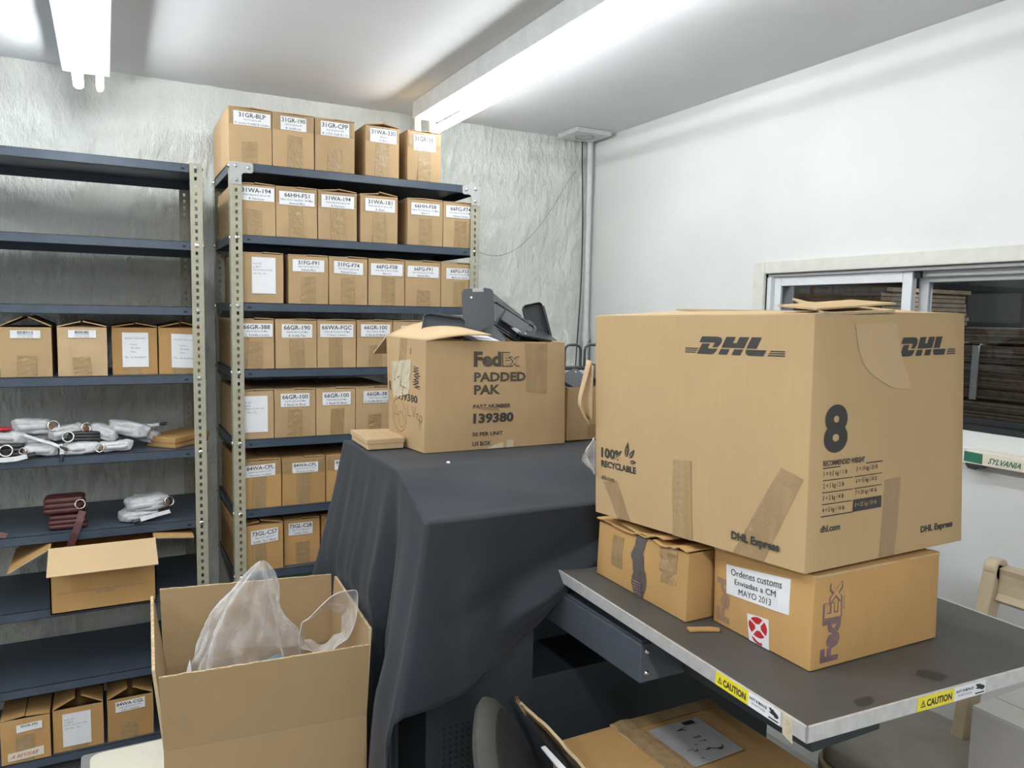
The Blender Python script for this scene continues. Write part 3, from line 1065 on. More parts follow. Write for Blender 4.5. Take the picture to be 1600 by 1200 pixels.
row = [
    (0.408, 0.542, 'carton with a large white sheet on the fifth level of the crowded shelf', None, dict(lab=(0.48, 0.52, 0.72, 0.76), sheet=sheet_txt, tape_h=0.0)),
    (0.545, 0.696, 'second carton of the fifth level, beside the one with the large sheet', ['66GR-100', GR, 'F. Black/ N. Black'], dict(lab=(0.5, 0.79, 0.70, 0.28), tape_h=0.58)),
    (0.699, 0.850, 'third carton of the fifth level, second from the one with the sheet', ['66GR-100', GR, 'F. Black/ N. Black'], dict(lab=(0.52, 0.79, 0.72, 0.28), tape_h=0.58)),
    (0.853, 1.004, 'fourth carton of the fifth level, above the small flat box', ['66GR-387', GR, 'C. Pontilla Black/ C. Black'], dict(lab=(0.6, 0.80, 0.80, 0.27), tape_h=0.42)),
]
for x0, x1, lb, ln, kw in row:
    kw.setdefault('lift', 1.0)
    carton(x0, x1, 2.918, 0.42, TZ[4] + 0.001, 0.176, lb, g4, ln, **kw)
g5 = 'cartons on the sixth level of the crowded shelf'
WP = 'Wallet Agenda Iphone 7 Plus'
row = [
    (0.412, 0.567, 'carton at the post end of the sixth level with a bold crooked label', ['84WA-CPL', WP, 'Pinecone / London'], dict(lab=(0.52, 0.80, 0.68, 0.25), tape_h=0.68, tilt=0.012)),
    (0.571, 0.732, 'second carton of the sixth level with straight bold label and wide tape', ['84WA-CPL', WP, 'Pinecone / London'], dict(lab=(0.53, 0.80, 0.60, 0.22), tape_h=0.70)),
    (0.737, 0.895, 'carton of the sixth level half covered by the dark cloth', ['84WA-CPL', WP, 'Pinecone / London'], dict(lab=(0.5, 0.80, 0.60, 0.22), tape_h=0.6)),
]
for x0, x1, lb, ln, kw in row:
    carton(x0, x1, 2.918, 0.42, TZ[5] + 0.001, 0.176, lb, g5, ln, mat='kraft_dark', top_tape=True, lift=1.5, **kw)
g6 = 'cartons on the seventh level of the crowded shelf'
row = [
    (0.403, 0.572, 2.915, 'carton at the post end of the lowest visible level, its lid raised', ['73GL-CS7', 'Grip LV for Iphone 7', 'Saddle Tan / Black'], dict(lab=(0.60, 0.76, 0.58, 0.29), tape_h=0.70, lift=9, tilt=0.02)),
    (0.580, 0.714, 2.935, 'carton beside the raised-lid one on the lowest visible level', ['73GL-C28', 'Grip LV for Iphone 7', 'Durango / Latte'], dict(lab=(0.46, 0.80, 0.68, 0.27), tape_h=0.5, lift=3)),
    (0.725, 0.870, 2.95, 'dim carton at the cloth edge on the lowest visible level', ['73GL-C28', 'Grip LV for Iphone 7', 'Durango / Latte'], dict(tape_h=0.5, lift=3)),
]
for x0, x1, yf, lb, ln, kw in row:
    carton(x0, x1, yf, 0.41, TZ[6] + 0.001, 0.172, lb, g6, ln, mat='kraft_dark', **kw)

# half-empty shelf: four cartons on its fourth level, three at the bottom
g7 = 'cartons on the half-empty shelf'
hand = [('Nombre del pedido', 0.10, 0.80, 0.80, 0.06), ('Cajas', 0.28, 0.63, 0.3, 0.05), ('Modelo', 0.34, 0.53, 0.34, 0.05), ('4 Box', 0.30, 0.42, 0.22, 0.05), ('No. de Inventario', 0.10, 0.26, 0.82, 0.06)]
carton(-0.301, -0.158, 2.925, 0.34, LZ[3] + 0.001, 0.160, 'greyer carton with barcode label and open top on the half-empty shelf', g7, ['PHONE WALLET ASSORTED', 'LOT 102 - 40 PCS'], lab=(0.5, 0.86, 0.58, 0.16), bar=True, tape_h=0.42, lift=26, open_front=1)
carton(-0.142, 0.002, 2.925, 0.34, LZ[3] + 0.001, 0.160, 'yellower carton with barcode label and peaked lid on the half-empty shelf', g7, ['PHONE WALLET ASSORTED', 'LOT 103 - 40 PCS'], lab=(0.5, 0.87, 0.56, 0.16), bar=True, tape_h=0.40, lift=16, mat='kraft_pale')
carton(0.017, 0.157, 2.950, 0.33, LZ[3] + 0.001, 0.160, 'carton with a handwritten tilted sheet beside the yellower barcode carton', g7, None, sheet=hand, lab=(0.51, 0.53, 0.58, 0.74), tape_h=0.12, lift=9, mat='kraft_dark')
carton(0.161, 0.300, 2.945, 0.33, LZ[3] + 0.001, 0.160, 'carton with a handwritten sheet against the post of the half-empty shelf', g7, None, sheet=hand, lab=(0.60, 0.50, 0.62, 0.74), tape_h=0.14, lift=13, tilt=-0.012, mat='kraft_dark')


def second_label(F, t, B):
    mb = MB('paper_warm', 'red')
    F.strip(mb, [(0.13, 0.07), (0.86, 0.10), (0.86, 0.30), (0.13, 0.25)], 'paper_warm', 0.0010, 3, 1)
    G = Face(F.p(0.13, 0.07, 0.0011), F.p(0.86, 0.10, 0.0011), F.p(0.86, 0.30, 0.0011), F.p(0.13, 0.25, 0.0011))
    G.text(mb, 'A REVISAR', 0.10, 0.25, 0.85, 0.7, 'red', 0.0, 0.0002, shear=0.1)
    tag(mb.build('lower_label', t, loc=F.p(0.5, 0.18)), 'cream strip with red handwriting')


carton(-0.340, -0.200, 2.905, 0.34, LZ[8] + 0.001, 0.148, 'bottom-shelf carton with torn label and a red handwritten strip', g7, ['95GR-292'], lab=(0.58, 0.80, 0.52, 0.17), tilt=0.012, tape_h=0.62, lift=4, mat='kraft_dark', extra=second_label)
carton(-0.193, -0.042, 2.915, 0.34, LZ[8] + 0.001, 0.148, 'bottom-shelf carton with a large printed sheet and flaps up', g7, None, sheet=sheet_txt, lab=(0.47, 0.50, 0.56, 0.78), tape_h=0.12, lift=27, mat='kraft_dark', open_front=1)
carton(-0.030, 0.115, 2.915, 0.34, LZ[8] + 0.001, 0.148, 'bottom-shelf carton with flaps up beside the large open box', g7, ['84WA-CGL', WP, 'Chilli / Caramelo'], lab=(0.5, 0.82, 0.64, 0.25), tape_h=0.40, lift=26, mat='kraft_dark', tilt=0.012, open_front=1)
# ------------------------------------------------------------------ the press machine under its cloth, with its sliding bed
MX0, MX1, MYF, MYB, MZ = 0.585, 1.62, 1.475, 2.04, 1.142
mach = thing('heat_press', (1.1, 1.75, FZ), 'large dark press machine half covered by a charcoal cloth, its steel-edged bed pulled out', 'machine')
mb = MB('body', 'dark')
mb.box((MX0, MYF + 0.20, FZ + 0.02), (MX1, MYB, 1.055), 'body')
mb.prism([(MYF, 1.055), (MYB, 1.055), (MYB, MZ), (1.61, MZ), (MYF, 1.066)], MX0, MX1, 'body', Matrix(((0, 0, 1, 0), (1, 0, 0, 0), (0, 1, 0, 0), (0, 0, 0, 1))))
mb.box((MX0, MYF + 0.03, 0.93), (MX1, MYF + 0.205, 1.056), 'body')
mb.box((MX0, MYF + 0.02, FZ + 0.02), (MX1, MYF + 0.205, 0.66), 'body')
mb.box((1.50, MYF + 0.02, 0.655), (MX1, MYF + 0.205, 0.935), 'body')
for x in (0.90, 0.95, 1.02):
    for z in (0.70, 0.76, 0.82):
        mb.dome((x, MYF + 0.198, z), 0.004, 0.003, (0, -1, 0), 'steel')
mb.build('cabinet', mach, bevel=0.004)
mb = MB('body')
mb.box((MX0 - 0.002, MYF - 0.004, FZ + 0.03), (0.842, MYF + 0.019, 0.93), 'body')
for i in range(12):
    for k in range(18):
        cx, cz = 0.625 + i * 0.0145, 0.36 + k * 0.0145
        P = [(cx + 0.0034 * math.cos(a * PI / 4), MYF - 0.0046, cz + 0.0034 * math.sin(a * PI / 4)) for a in range(8)]
        mb.add(P, [tuple(range(8))], 'dark')
        mb.add(P + [(p[0], MYF - 0.0035, p[2]) for p in P], [(a, (a + 1) % 8, 8 + (a + 1) % 8, 8 + a) for a in range(8)], 'dark')
mb.build('perforated_panel', mach)
mb = MB('dark')
for x in (MX0 + 0.06, MX1 - 0.06):
    for y in (MYF + 0.1, MYB - 0.06):
        mb.tube([(x, y, FZ + 0.001), (x, y, FZ + 0.021)], 0.025, 'black', 12)
mb.build('feet', mach)

# sliding bed
BZ = 0.938
ux, uy = Vector((0.99860, -0.0530, 0)), Vector((0.0410, 0.99916, 0))
P0 = Vector((0.845, 0.708, 0))


def bed(a, b, z):
    p = P0 + ux * a + uy * b
    return (p.x, p.y, z)


BW, BD, BT = 0.645, 0.80, 0.0235
mb = MB('top', 'stain')
mb.hexa([bed(0.003, 0.003, BZ - 0.015), bed(BW - 0.003, 0.003, BZ - 0.015), bed(BW - 0.003, BD, BZ - 0.015), bed(0.003, BD, BZ - 0.015),
         bed(0.003, 0.003, BZ), bed(BW - 0.003, 0.003, BZ), bed(BW - 0.003, BD, BZ), bed(0.003, BD, BZ)], 'top')
Ft = Face(bed(0, 0, BZ), bed(BW, 0, BZ), bed(BW, BD, BZ), bed(0, BD, BZ))
for (u, v, du, dv, sk) in ((0.44, 0.030, 0.075, 0.045, 0.02), (0.185, 0.018, 0.05, 0.022, -0.01), (0.70, 0.22, 0.03, 0.012, 0.0)):
    pts = [(u + sk + random.uniform(-.006, .006), v), (u + du * .5, v + random.uniform(-.004, .004)), (u + du, v + dv * .2), (u + du - sk, v + dv), (u + du * .4, v + dv * 1.1), (u, v + dv * .8)]
    Ft.poly(mb, pts, 'stain', 0.0003)
bedo = mb.build('bed', mach, loc=bed(0, 0, BZ))
mb = MB('alu')
for (a0, a1, b0, b1) in ((0, 0.004, 0, BD), (0, BW, 0, 0.004), (BW - 0.004, BW, 0, BD)):
    mb.hexa([bed(a0, b0, BZ - BT), bed(a1, b0, BZ - BT), bed(a1, b1, BZ - BT), bed(a0, b1, BZ - BT), bed(a0, b0, BZ + 0.0008), bed(a1, b0, BZ + 0.0008), bed(a1, b1, BZ + 0.0008), bed(a0, b1, BZ + 0.0008)], 'alu')
mb.build('metal_edging', bedo, bevel=0.0008)


def caution(F, u0, um, u1, what):
    mb = MB('yellow', 'ink')
    F.strip(mb, [(u0, 0.04), (um, 0.04), (um, 0.96), (u0, 0.96)], 'yellow', 0.0005, 2, 1)
    G = Face(F.p(u0, .04, .0006), F.p(um, .04, .0006), F.p(um, .96, .0006), F.p(u0, .96, .0006))
    tri = [(0.07, 0.25), (0.21, 0.25), (0.14, 0.78)]
    tri_in = [(0.095, 0.32), (0.185, 0.32), (0.14, 0.66)]
    vs, fs = shape2d([tri, tri_in])
    G.put(mb, vs, fs, 'ink', 0.0002)
    G.poly(mb, [(0.133, 0.43), (0.147, 0.43), (0.149, 0.58), (0.131, 0.58)], 'ink', 0.0002)
    G.poly(mb, [(0.134, 0.36), (0.146, 0.36), (0.146, 0.40), (0.134, 0.40)], 'ink', 0.0002)
    G.text(mb, 'CAUTION', 0.24, 0.22, 0.93, 0.76, 'ink', 0.035, 0.0002)
    tag(mb.build('caution_label', bedo, loc=F.p(u0, .5)), 'yellow caution sticker on the ' + what)
    mb = MB('paper', 'ink')
    F.strip(mb, [(um, 0.04), (u1, 0.04), (u1, 0.96), (um, 0.96)], 'paper', 0.0005, 2, 1)
    G = Face(F.p(um, .04, .0006), F.p(u1, .04, .0006), F.p(u1, .96, .0006), F.p(um, .96, .0006))
    G.text(mb, 'HOT SURFACE', 0.05, 0.56, 0.60, 0.78, 'ink', 0.03, 0.0002, res=1)
    G.text(mb, 'DO NOT TOUCH', 0.12, 0.27, 0.54, 0.44, 'ink', 0.0, 0.0002, res=1)
    hand_ = [(0.66, 0.83), (0.72, 0.90), (0.75, 0.82), (0.80, 0.86), (0.83, 0.78), (0.93, 0.66), (0.97, 0.52), (0.93, 0.38), (0.86, 0.36), (0.80, 0.46), (0.70, 0.50), (0.66, 0.58), (0.73, 0.60), (0.70, 0.70)]
    G.poly(mb, hand_, 'ink', 0.0002)
    G.poly(mb, [(0.66, 0.12), (0.96, 0.12), (0.96, 0.22), (0.66, 0.22)], 'ink', 0.0002)
    tag(mb.build('hot_surface_label', bedo, loc=F.p(um, .5)), 'white hot surface sticker on the ' + what)


Fl = Face(bed(-0.0004, BD, BZ - BT), bed(-0.0004, 0, BZ - BT), bed(-0.0004, 0, BZ), bed(-0.0004, BD, BZ))
yl = lambda y: 1 - (y - 0.708) / BD
caution(Fl, yl(0.897), yl(0.823), yl(0.758), 'long bed edge')
mb = MB('masking')
Fl.strip(mb, [(yl(0.752), -0.30), (yl(0.733), -0.55), (yl(0.736), 0.98), (yl(0.753), 0.98)], 'masking', 0.0006, 2, 5, 0.0004)
tag(mb.build('tape_scrap', bedo, loc=Fl.p(yl(0.74), 0.5)), 'scrap of masking tape on the bed edge')
Ff = Face(bed(0, -0.0004, BZ - BT), bed(BW, -0.0004, BZ - BT), bed(BW, -0.0004, BZ), bed(0, -0.0004, BZ))
fx = lambda x: (x - 0.845) / (BW * 0.9986)
caution(Ff, fx(1.066), fx(1.148), fx(1.222), 'short bed edge')
# carriage beams under the bed
mb = MB('beam', 'steel')
mb.box((0.878, 1.125, 0.808), (1.32, 1.66, 0.884), 'beam')
mb.box((0.884, 1.130, 0.884), (1.32, 1.66, 0.8885), 'beam')
for z in (0.826, 0.868):
    mb.dome((0.893, 1.1245, z), 0.0055, 0.003, (0, -1, 0), 'steel')
mb.build('carriage_beam', mach, loc=(0.878, 1.125, 0.85), bevel=0.002)
mb = MB('body')
mb.box((0.98, 0.81, 0.812), (1.143, 1.12, BZ - 0.016), 'body')
mb.box((1.0, 1.10, 0.886), (1.3, 1.7, BZ - 0.016), 'body')
mb.build('bed_support', mach, loc=(1.1, 1.0, 0.88), bevel=0.002)

# ------------------------------------------------------------------ the cloth
CLX = 0.566


def top_z(y):
    if y >= 1.62:
        return 1.150
    if y <= 1.45:
        return 1.074
    k = (1.62 - y) / 0.17
    return 1.150 - 0.076 * (k ** 1.25)


def interp(t, keys):
    if t <= keys[0][0]:
        return keys[0][1]
    for (a, va), (b, vb) in zip(keys, keys[1:]):
        if t <= b:
            k = (t - a) / (b - a)
            k = k * k * (3 - 2 * k)
            return va + (vb - va) * k
    return keys[-1][1]


per = []           # perimeter samples: top point, t
ys = [2.055 - 0.0105 * i for i in range(59)]            # 2.055 .. 1.446
for y in ys:
    per.append((Vector((CLX, y, top_z(y))), 2.055 - y))
nl = len(per)
TC = per[-1][1]
NF = 14
for k in range(1, NF):
    a = PI / 2 * k / NF
    per.append((Vector((CLX + 0.010 * (1 - math.cos(a)), 1.446 - 0.010 * math.sin(a), 1.0735)), TC + 0.05 * k / NF))
xs = [CLX + 0.010 + 0.0125 * i for i in range(85)]
for x in xs:
    per.append((Vector((x, 1.436, 1.073)), TC + 0.05 + x - CLX - 0.010))
T0 = TC + 0.05


def fx_t(x):
    return T0 + x - CLX - 0.010


K_th = [(0.0, 180), (0.40, 180), (0.455, 186), (0.53, 198), (TC, 222), (T0, 228), (T0 + 0.08, 256), (T0 + 0.2, 270), (3, 270)]
K_fl = [(0.0, 0.085), (0.18, 0.070), (0.36, 0.066), (0.40, 0.058), (0.450, 0.004), (0.49, 0.055), (0.58, 0.125), (TC + 0.02, 0.165), (T0, 0.155), (T0 + 0.06, 0.085), (T0 + 0.16, 0.035), (T0 + 0.30, 0.024), (3, 0.020)]
K_D = [(0.0, 0.86), (0.52, 0.86), (TC - 0.02, 0.80), (TC + 0.008, 0.60), (TC + 0.026, 0.350), (T0, 0.342), (fx_t(0.62), 0.345), (fx_t(0.70), 0.312), (fx_t(0.80), 0.262), (fx_t(0.90), 0.195), (fx_t(0.99), 0.128), (fx_t(1.08), 0.125), (3, 0.125)]


def skirt(i, v):
    p, t = per[i]
    D = interp(t, K_D)
    d = D * v
    th = math.radians(interp(t, K_th))
    n = Vector((math.cos(th), math.sin(th), 0))
    q = d / 0.38
    fl = interp(t, K_fl) * (q ** 1.15 if q < 1 else 1 + 0.35 * (q - 1))
    if t < 0.46:
        fl += 0.010 * math.sin(t * 52) * min(1, q) + 0.005 * math.sin(t * 97 + 1) * min(1, q)
    x = p.x
    z = p.z - d
    if t > T0:
        w = min(1, (t - T0) / 0.12)
        # long soft ridge from the bed corner swinging back to the left, and a shallow sag above it
        lx, lz = x, z
        c = 0.955 - 0.62 * max(0.0, 1.0 - lx) ** 1.25
        g = math.exp(-((lz - c - 0.0) / 0.030) ** 2) * max(0, min(1, (lx - 0.70) / 0.12))
        fl += w * 0.034 * g * min(1, q * 2)
        c2 = 1.005 - 0.35 * max(0.0, 1.0 - lx)
        fl -= w * 0.008 * math.exp(-((lz - c2) / 0.03) ** 2)
        fl += w * 0.012 * math.exp(-((lx - 0.70) / 0.05) ** 2 - ((lz - 0.9) / 0.12) ** 2)
        fl += w * 0.006 * math.sin(x * 23 + z * 14) * min(1, q)
        if lx > 0.97:
            over = max(0.0, 0.975 - lz)
            fl += over * 1.0 * min(1, (lx - 0.97) / 0.05)
    ripple = 0.0035 * noise.noise(Vector((t * 9, z * 7, 2.0))) * min(1, q * 2)
    r = p + n * (max(0.0, fl + ripple))
    if z < 0.87 and 1.47 < r.y < 2.03:            # the big carton pushes the cloth in
        k = min(1, (0.87 - z) / 0.06) * min(1, (r.y - 1.47) / 0.05) * min(1, (2.03 - r.y) / 0.06)
        r.x += max(0.0, 0.522 - r.x) * k
    # roll over the edge
    z -= 0.0
    return (r.x, r.y, z)


mb = MB('cloth')
ND = 44
n = len(per)
sk = [[skirt(i, (j / ND) ** 1.15) for i in range(n)] for j in range(ND + 1)]
vs = [p for row_ in sk for p in row_]
fs = []
for j in range(ND):
    for i in range(n - 1):
        fs.append((j * n + i, (j + 1) * n + i, (j + 1) * n + i + 1, j * n + i + 1))
# top sheet: rows follow the left column, columns follow the front row
cols = [CLX] + [CLX + 0.010 + 0.0125 * i for i in range(85)]
base = len(vs)
ind = {}


def top_v(r, c):
    if c == 0:
        return r
    if r == nl - 1:
        return nl - 1 + NF - 1 + c if c >= 1 else r
    key = (r, c)
    if key not in ind:
        x, y = cols[c], ys[r]
        z = top_z(y) + 0.003 * noise.noise(Vector((x * 6, y * 8, 1))) * min(1, (x - CLX) / 0.1) * min(1, (y - 1.44) / 0.05)
        if 1.47 < y < 1.60:
            z += 0.004 * math.sin(x * 17 + y * 30) * (y - 1.47) * (1.60 - y) / 0.0042
        ind[key] = len(vs)
        vs.append((x, y, z))
    return ind[key]


for r in range(nl - 1):
    for c in range(len(cols) - 1):
        a, b, d, e = top_v(r, c), top_v(r, c + 1), top_v(r + 1, c + 1), top_v(r + 1, c)
        f = [a, e, d, b]
        g = []
        for q in f:
            if q not in g:
                g.append(q)
        if len(g) > 2:
            fs.append(tuple(g))
fan = [nl - 1 + k for k in range(0, NF + 1)]
mb.add(vs, fs, 'cloth')
mb.add([vs[k] for k in fan], [tuple(range(len(fan)))], 'cloth')
o = mb.build('dust_cloth', smooth=3.2)
md = o.modifiers.new('weld', 'WELD')
md.merge_threshold = 0.0004
md = o.modifiers.new('solid', 'SOLIDIFY')
md.thickness = 0.0018
md.offset = -1
tag(o, 'charcoal cloth draped over the press machine, its corner hanging in folds', 'cloth')


# ------------------------------------------------------------------ big cartons built from their own measured corners
def big_box(name, bot, top, label, cat, mat='kraft', edge='kraft_edge', bulge=0.004, nseg=8, seed=1, closed=True):
    """bot/top: far-left, near-left(front corner), near-right, far-right; returns thing and faces (left, front)"""
    c = sum((Vector(p) for p in bot), Vector()) / 4
    t = thing(name, c, label, cat)
    b = [Vector(p) for p in bot]
    u = [Vector(p) for p in top]
    mb = MB(mat)
    L = Face(b[0], b[1], u[1], u[0])
    R = Face(b[1], b[2], u[2], u[1])
    Bk = Face(b[2], b[3], u[3], u[2])
    Fr = Face(b[3], b[0], u[0], u[3])
    for F in (L, R, Bk, Fr):
        def fn(s, v, F=F):
            e = bulge * math.sin(PI * s) * math.sin(PI * v) + 0.0016 * noise.noise(Vector((s * 5, v * 5, seed * 3.1))) * math.sin(PI * s) * math.sin(PI * v) * 2
            return F.p(s, v, e)
        mb.grid(fn, nseg, nseg, mat)
    mb.quad(b[0], b[3], b[2], b[1], mat)
    if closed:
        for k in range(4):
            pass
    cen = sum(u, Vector()) / 4
    if closed:
        mb.quad(u[0] - Vector((0, 0, .004)), u[1] - Vector((0, 0, .004)), u[2] - Vector((0, 0, .004)), u[3] - Vector((0, 0, .004)), mat)
    mb.soften(0.0035)
    body = mb
    return t, body, L, R, Bk, Fr, c, u


def slab(mb, pts, th, mat, mat_edge=None):
    """four corner points (ccw seen from above) thickened downwards along their normal"""
    P = [Vector(p) for p in pts]
    nn = (P[1] - P[0]).cross(P[3] - P[0]).normalized() * th
    lo = [p - nn for p in P]
    mb.add(lo, [(3, 2, 1, 0)], mat)
    mb.add(P, [(0, 1, 2, 3)], mat)
    for i in range(4):
        j = (i + 1) % 4
        mb.add([lo[i], lo[j], P[j], P[i]], [(0, 1, 2, 3)], mat_edge or mat)


def face_grid_offset(F, bulge, seed):
    def e(s, v):
        return bulge * math.sin(PI * max(0, min(1, s))) * math.sin(PI * max(0, min(1, v)))
    return e


class Bulged(Face):
    """print surface lying on the bulged wall"""
    def __init__(s, F, bulge, seed):
        s.c, s.n, s.w, s.h, s.bu, s.seed = F.c, F.n, F.w, F.h, bulge, seed

    def p(s, u, v, e=0.0):
        q = Face.p(s, u, v, 0.0)
        a, b = max(0, min(1, u)), max(0, min(1, v))
        ss = math.sin(PI * a) * math.sin(PI * b)
        k = s.bu * ss + 0.0032 * noise.noise(Vector((a * 5, b * 5, s.seed * 3.1))) * ss
        return q + s.n * (k + e + 0.0004)


# --- the large courier carton
bot = [(0.915, 1.345, 1.085), (0.968, 0.833, 1.100), (1.391, 0.844, 1.100), (1.338, 1.356, 1.087)]
top = [(0.901, 1.345, 1.499), (0.962, 0.834, 1.508), (1.372, 0.856, 1.516), (1.318, 1.362, 1.508)]
t, mb, L, R, Bk, Fr, c, u = big_box('shipping_carton', bot, top, 'largest carton, printed with a giant 8, stacked on two smaller boxes', 'cardboard box', 'kraft_new', bulge=0.005, seed=2)
LB, RB = Bulged(L, 0.005, 2), Bulged(R, 0.005, 2)


def courier_logo(F, mb, u0, u1, v0, v1, mat, l0, r1, slope=0.0):
    """slanted three-letter logo: upper and lower halves split by a hairline, speed lines at both ends"""
    W_ = u1 - u0
    H_ = v1 - v0

    def A(pts):
        return [(u0 + W_ * x, v0 + H_ * y + slope * x) for x, y in pts]
    # coordinates in a 0..1 box already including the slant
    D_up = [(0.028, 0.66), (0.065, 1.0), (0.27, 1.0), (0.305, 0.97), (0.325, 0.90), (0.328, 0.78), (0.318, 0.64), (0.295, 0.50), (0.27, 0.40), (0.205, 0.40), (0.225, 0.53), (0.235, 0.62), (0.23, 0.66)]
    D_lo = [(0.0, 0.0), (0.070, 0.60), (0.175, 0.60), (0.158, 0.45), (0.15, 0.37), (0.158, 0.32), (0.275, 0.32), (0.25, 0.15), (0.225, 0.04), (0.19, 0.0)]
    H_up = [(0.325, 0.39), (0.385, 1.0), (0.50, 1.0), (0.468, 0.66), (0.515, 0.66), (0.55, 1.0), (0.665, 1.0), (0.605, 0.39)]
    H_l1 = [(0.285, 0.0), (0.318, 0.32), (0.43, 0.32), (0.40, 0.0)]
    H_l2 = [(0.455, 0.0), (0.487, 0.32), (0.598, 0.32), (0.566, 0.0)]
    L_up = [(0.635, 0.39), (0.695, 1.0), (0.815, 1.0), (0.755, 0.39)]
    L_lo = [(0.630, 0.32), (0.875, 0.32), (0.84, 0.0), (0.665, 0.0), (0.640, 0.04), (0.628, 0.14)]
    for P in (D_up, D_lo, H_up, H_l1, H_l2, L_up, L_lo):
        F.poly(mb, A(P), mat, 0.0003)
    for k in range(3):
        y = 0.02 + 0.115 * k
        x = 0.868 + 0.0145 * k * 0.9
        if r1 is not None:
            F.poly(mb, A([(x + 0.02, y), (r1, y), (r1, y + 0.062), (x + 0.028, y + 0.062)]), mat, 0.0003)
        if l0 is not None:
            F.poly(mb, A([(l0, y + 0.02), (-0.02 + 0.018 * k, y + 0.02), (-0.012 + 0.018 * k, y + 0.082), (l0, y + 0.082)]), mat, 0.0003)


courier_logo(LB, mb, 0.548, 0.875, 0.837, 0.912, 'print', -0.165, 1.085)
courier_logo(RB, mb, 0.518, 0.895, 0.829, 0.906, 'print', None, 1.07)
LB.text(mb, '100%', 0.042, 0.291, 0.172, 0.344, 'print', 0.045, 0.0003)
LB.text(mb, 'RECYCLABLE', 0.042, 0.244, 0.252, 0.278, 'print', 0.045, 0.0003)
LB.text(mb, 'dhl.com', 0.046, 0.181, 0.127, 0.203, 'print', 0.015, 0.0022)
LB.text(mb, 'DHL Express', 0.719, 0.050, 0.910, 0.096, 'print', 0.04, 0.0026)


def leaf(F, mb, x, y, ang, ln, wd):
    up, dn = [], []
    for k in range(9):
        q = k / 8
        w = wd * math.sin(PI * q ** 0.8)
        up.append((q, w))
        dn.append((q, -w))
    asp = F.w / F.h
    pts = []
    for a, b in up + dn[::-1][1:-1]:
        X, Y = a * ln, b
        ca, sa = math.cos(ang), math.sin(ang)
        pts.append((x + (X * ca - Y * sa) / F.w, y + (X * sa + Y * ca) / F.h))
    F.poly(mb, pts, 'print', 0.0003)
    # centre vein
    e = [(x + (ln * k * math.cos(ang)) / F.w, y + (ln * k * math.sin(ang)) / F.h) for k in (0.0, 0.62)]
    F.line(mb, e, 0.0014, 'kraft_new', 0.0006)


leaf(LB, mb, 0.194, 0.315, 1.38, 0.034, 0.0065)
leaf(LB, mb, 0.212, 0.316, 0.85, 0.026, 0.0050)
leaf(LB, mb, 0.216, 0.297, 0.12, 0.020, 0.0040)
RB.text(mb, '8', 0.072, 0.466, 0.203, 0.655, 'print', 0.045, 0.0003, res=6)
RB.text(mb, 'RECOMMENDED WEIGHT', 0.075, 0.416, 0.308, 0.438, 'print', 0.03, 0.0003)
for k, v in enumerate((0.4085, 0.3600, 0.3120, 0.2650, 0.2170)):
    if k in (0, 4):
        RB.line(mb, [(0.074, v), (0.424 if k == 0 else 0.252, v + 0.0005)], 0.0018, 'print', 0.0003)
    else:
        RB.line(mb, [(0.076, v), (0.245, v)], 0.0014, 'print', 0.0003)
        RB.line(mb, [(0.252, v), (0.424, v)], 0.0014, 'print', 0.0003)
for k, (a, b) in enumerate((('1 = 0.5 kg / 1 lb', '5 = 10 kg / 20 lb'), ('2 = 1 kg / 2 lb', '6 = 15 kg / 30 lb'), ('3 = 2 kg / 4 lb', '7 = 20 kg / 40 lb'), ('4 = 5 kg / 10 lb', '8 = 25 kg / 50 lb'))):
    v = 0.376 - 0.048 * k
    RB.text(mb, a, 0.080, v - 0.005, 0.080 + 0.0078 * len(a), v + 0.020, 'print', 0.005, 0.0003, res=1)
    if k == 3:
        RB.poly(mb, [(0.252, 0.217), (0.424, 0.219), (0.424, 0.264), (0.252, 0.264)], 'print', 0.0003)
        RB.text(mb, b, 0.262, v - 0.002, 0.262 + 0.0078 * len(b), v + 0.022, 'kraft', 0.005, 0.0006, res=1)
    else:
        RB.text(mb, b, 0.262, v - 0.001, 0.262 + 0.0078 * len(b), v + 0.024, 'print', 0.005, 0.0003, res=1)
RB.text(mb, 'dhl.com', 0.074, 0.153, 0.186, 0.180, 'print', 0.035, 0.0003)
RB.text(mb, 'DHL Express', 0.698, 0.064, 0.924, 0.102, 'print', 0.04, 0.0003)
mb.build('body', t, loc=c, smooth=0.5)
# tapes
mb = MB('tape')
LB.strip(mb, [(0.446, -0.001), (0.541, -0.001), (0.536, 0.361), (0.446, 0.352)], 'tape_tan', 0.0006, 4, 14, 0.0008)
mb.build('tape', t, loc=L.p(0.5, 0.2))
for pts, m_ in (([(0.142, 0.001), (0.216, 0.001), (0.140, 0.190), (0.057, 0.168)], 'tape_clear'), ([(0.723, 0.001), (0.848, 0.001), (0.985, 0.37), (0.905, 0.40)], 'tape_clear')):
    mb = MB(m_)
    LB.strip(mb, pts, m_, 0.0006, 4, 14, 0.0012)
    mb.build('tape', t, loc=L.p(pts[0][0], 0.1))
mb = MB('tape_clear')
RB.strip(mb, [(0.430, 0.001), (0.528, 0.001), (0.539, 0.332), (0.440, 0.328)], 'tape_clear', 0.0006, 4, 14, 0.0012)
mb.build('tape', t, loc=R.p(0.5, 0.1))
mb = MB('kraft_pale')
vs, fs = shape2d([[(0.235, 0.965), (0.50, 0.965), (0.515, 0.88), (0.545, 0.80), (0.585, 0.73), (0.600, 0.705), (0.595, 0.697), (0.545, 0.697), (0.47, 0.705), (0.40, 0.735), (0.335, 0.765), (0.285, 0.81), (0.255, 0.87)]])
RB.put(mb, vs, fs, 'kraft_pale', 0.0005)
mb.build('torn_label_patch', t, loc=R.p(0.4, 0.85))
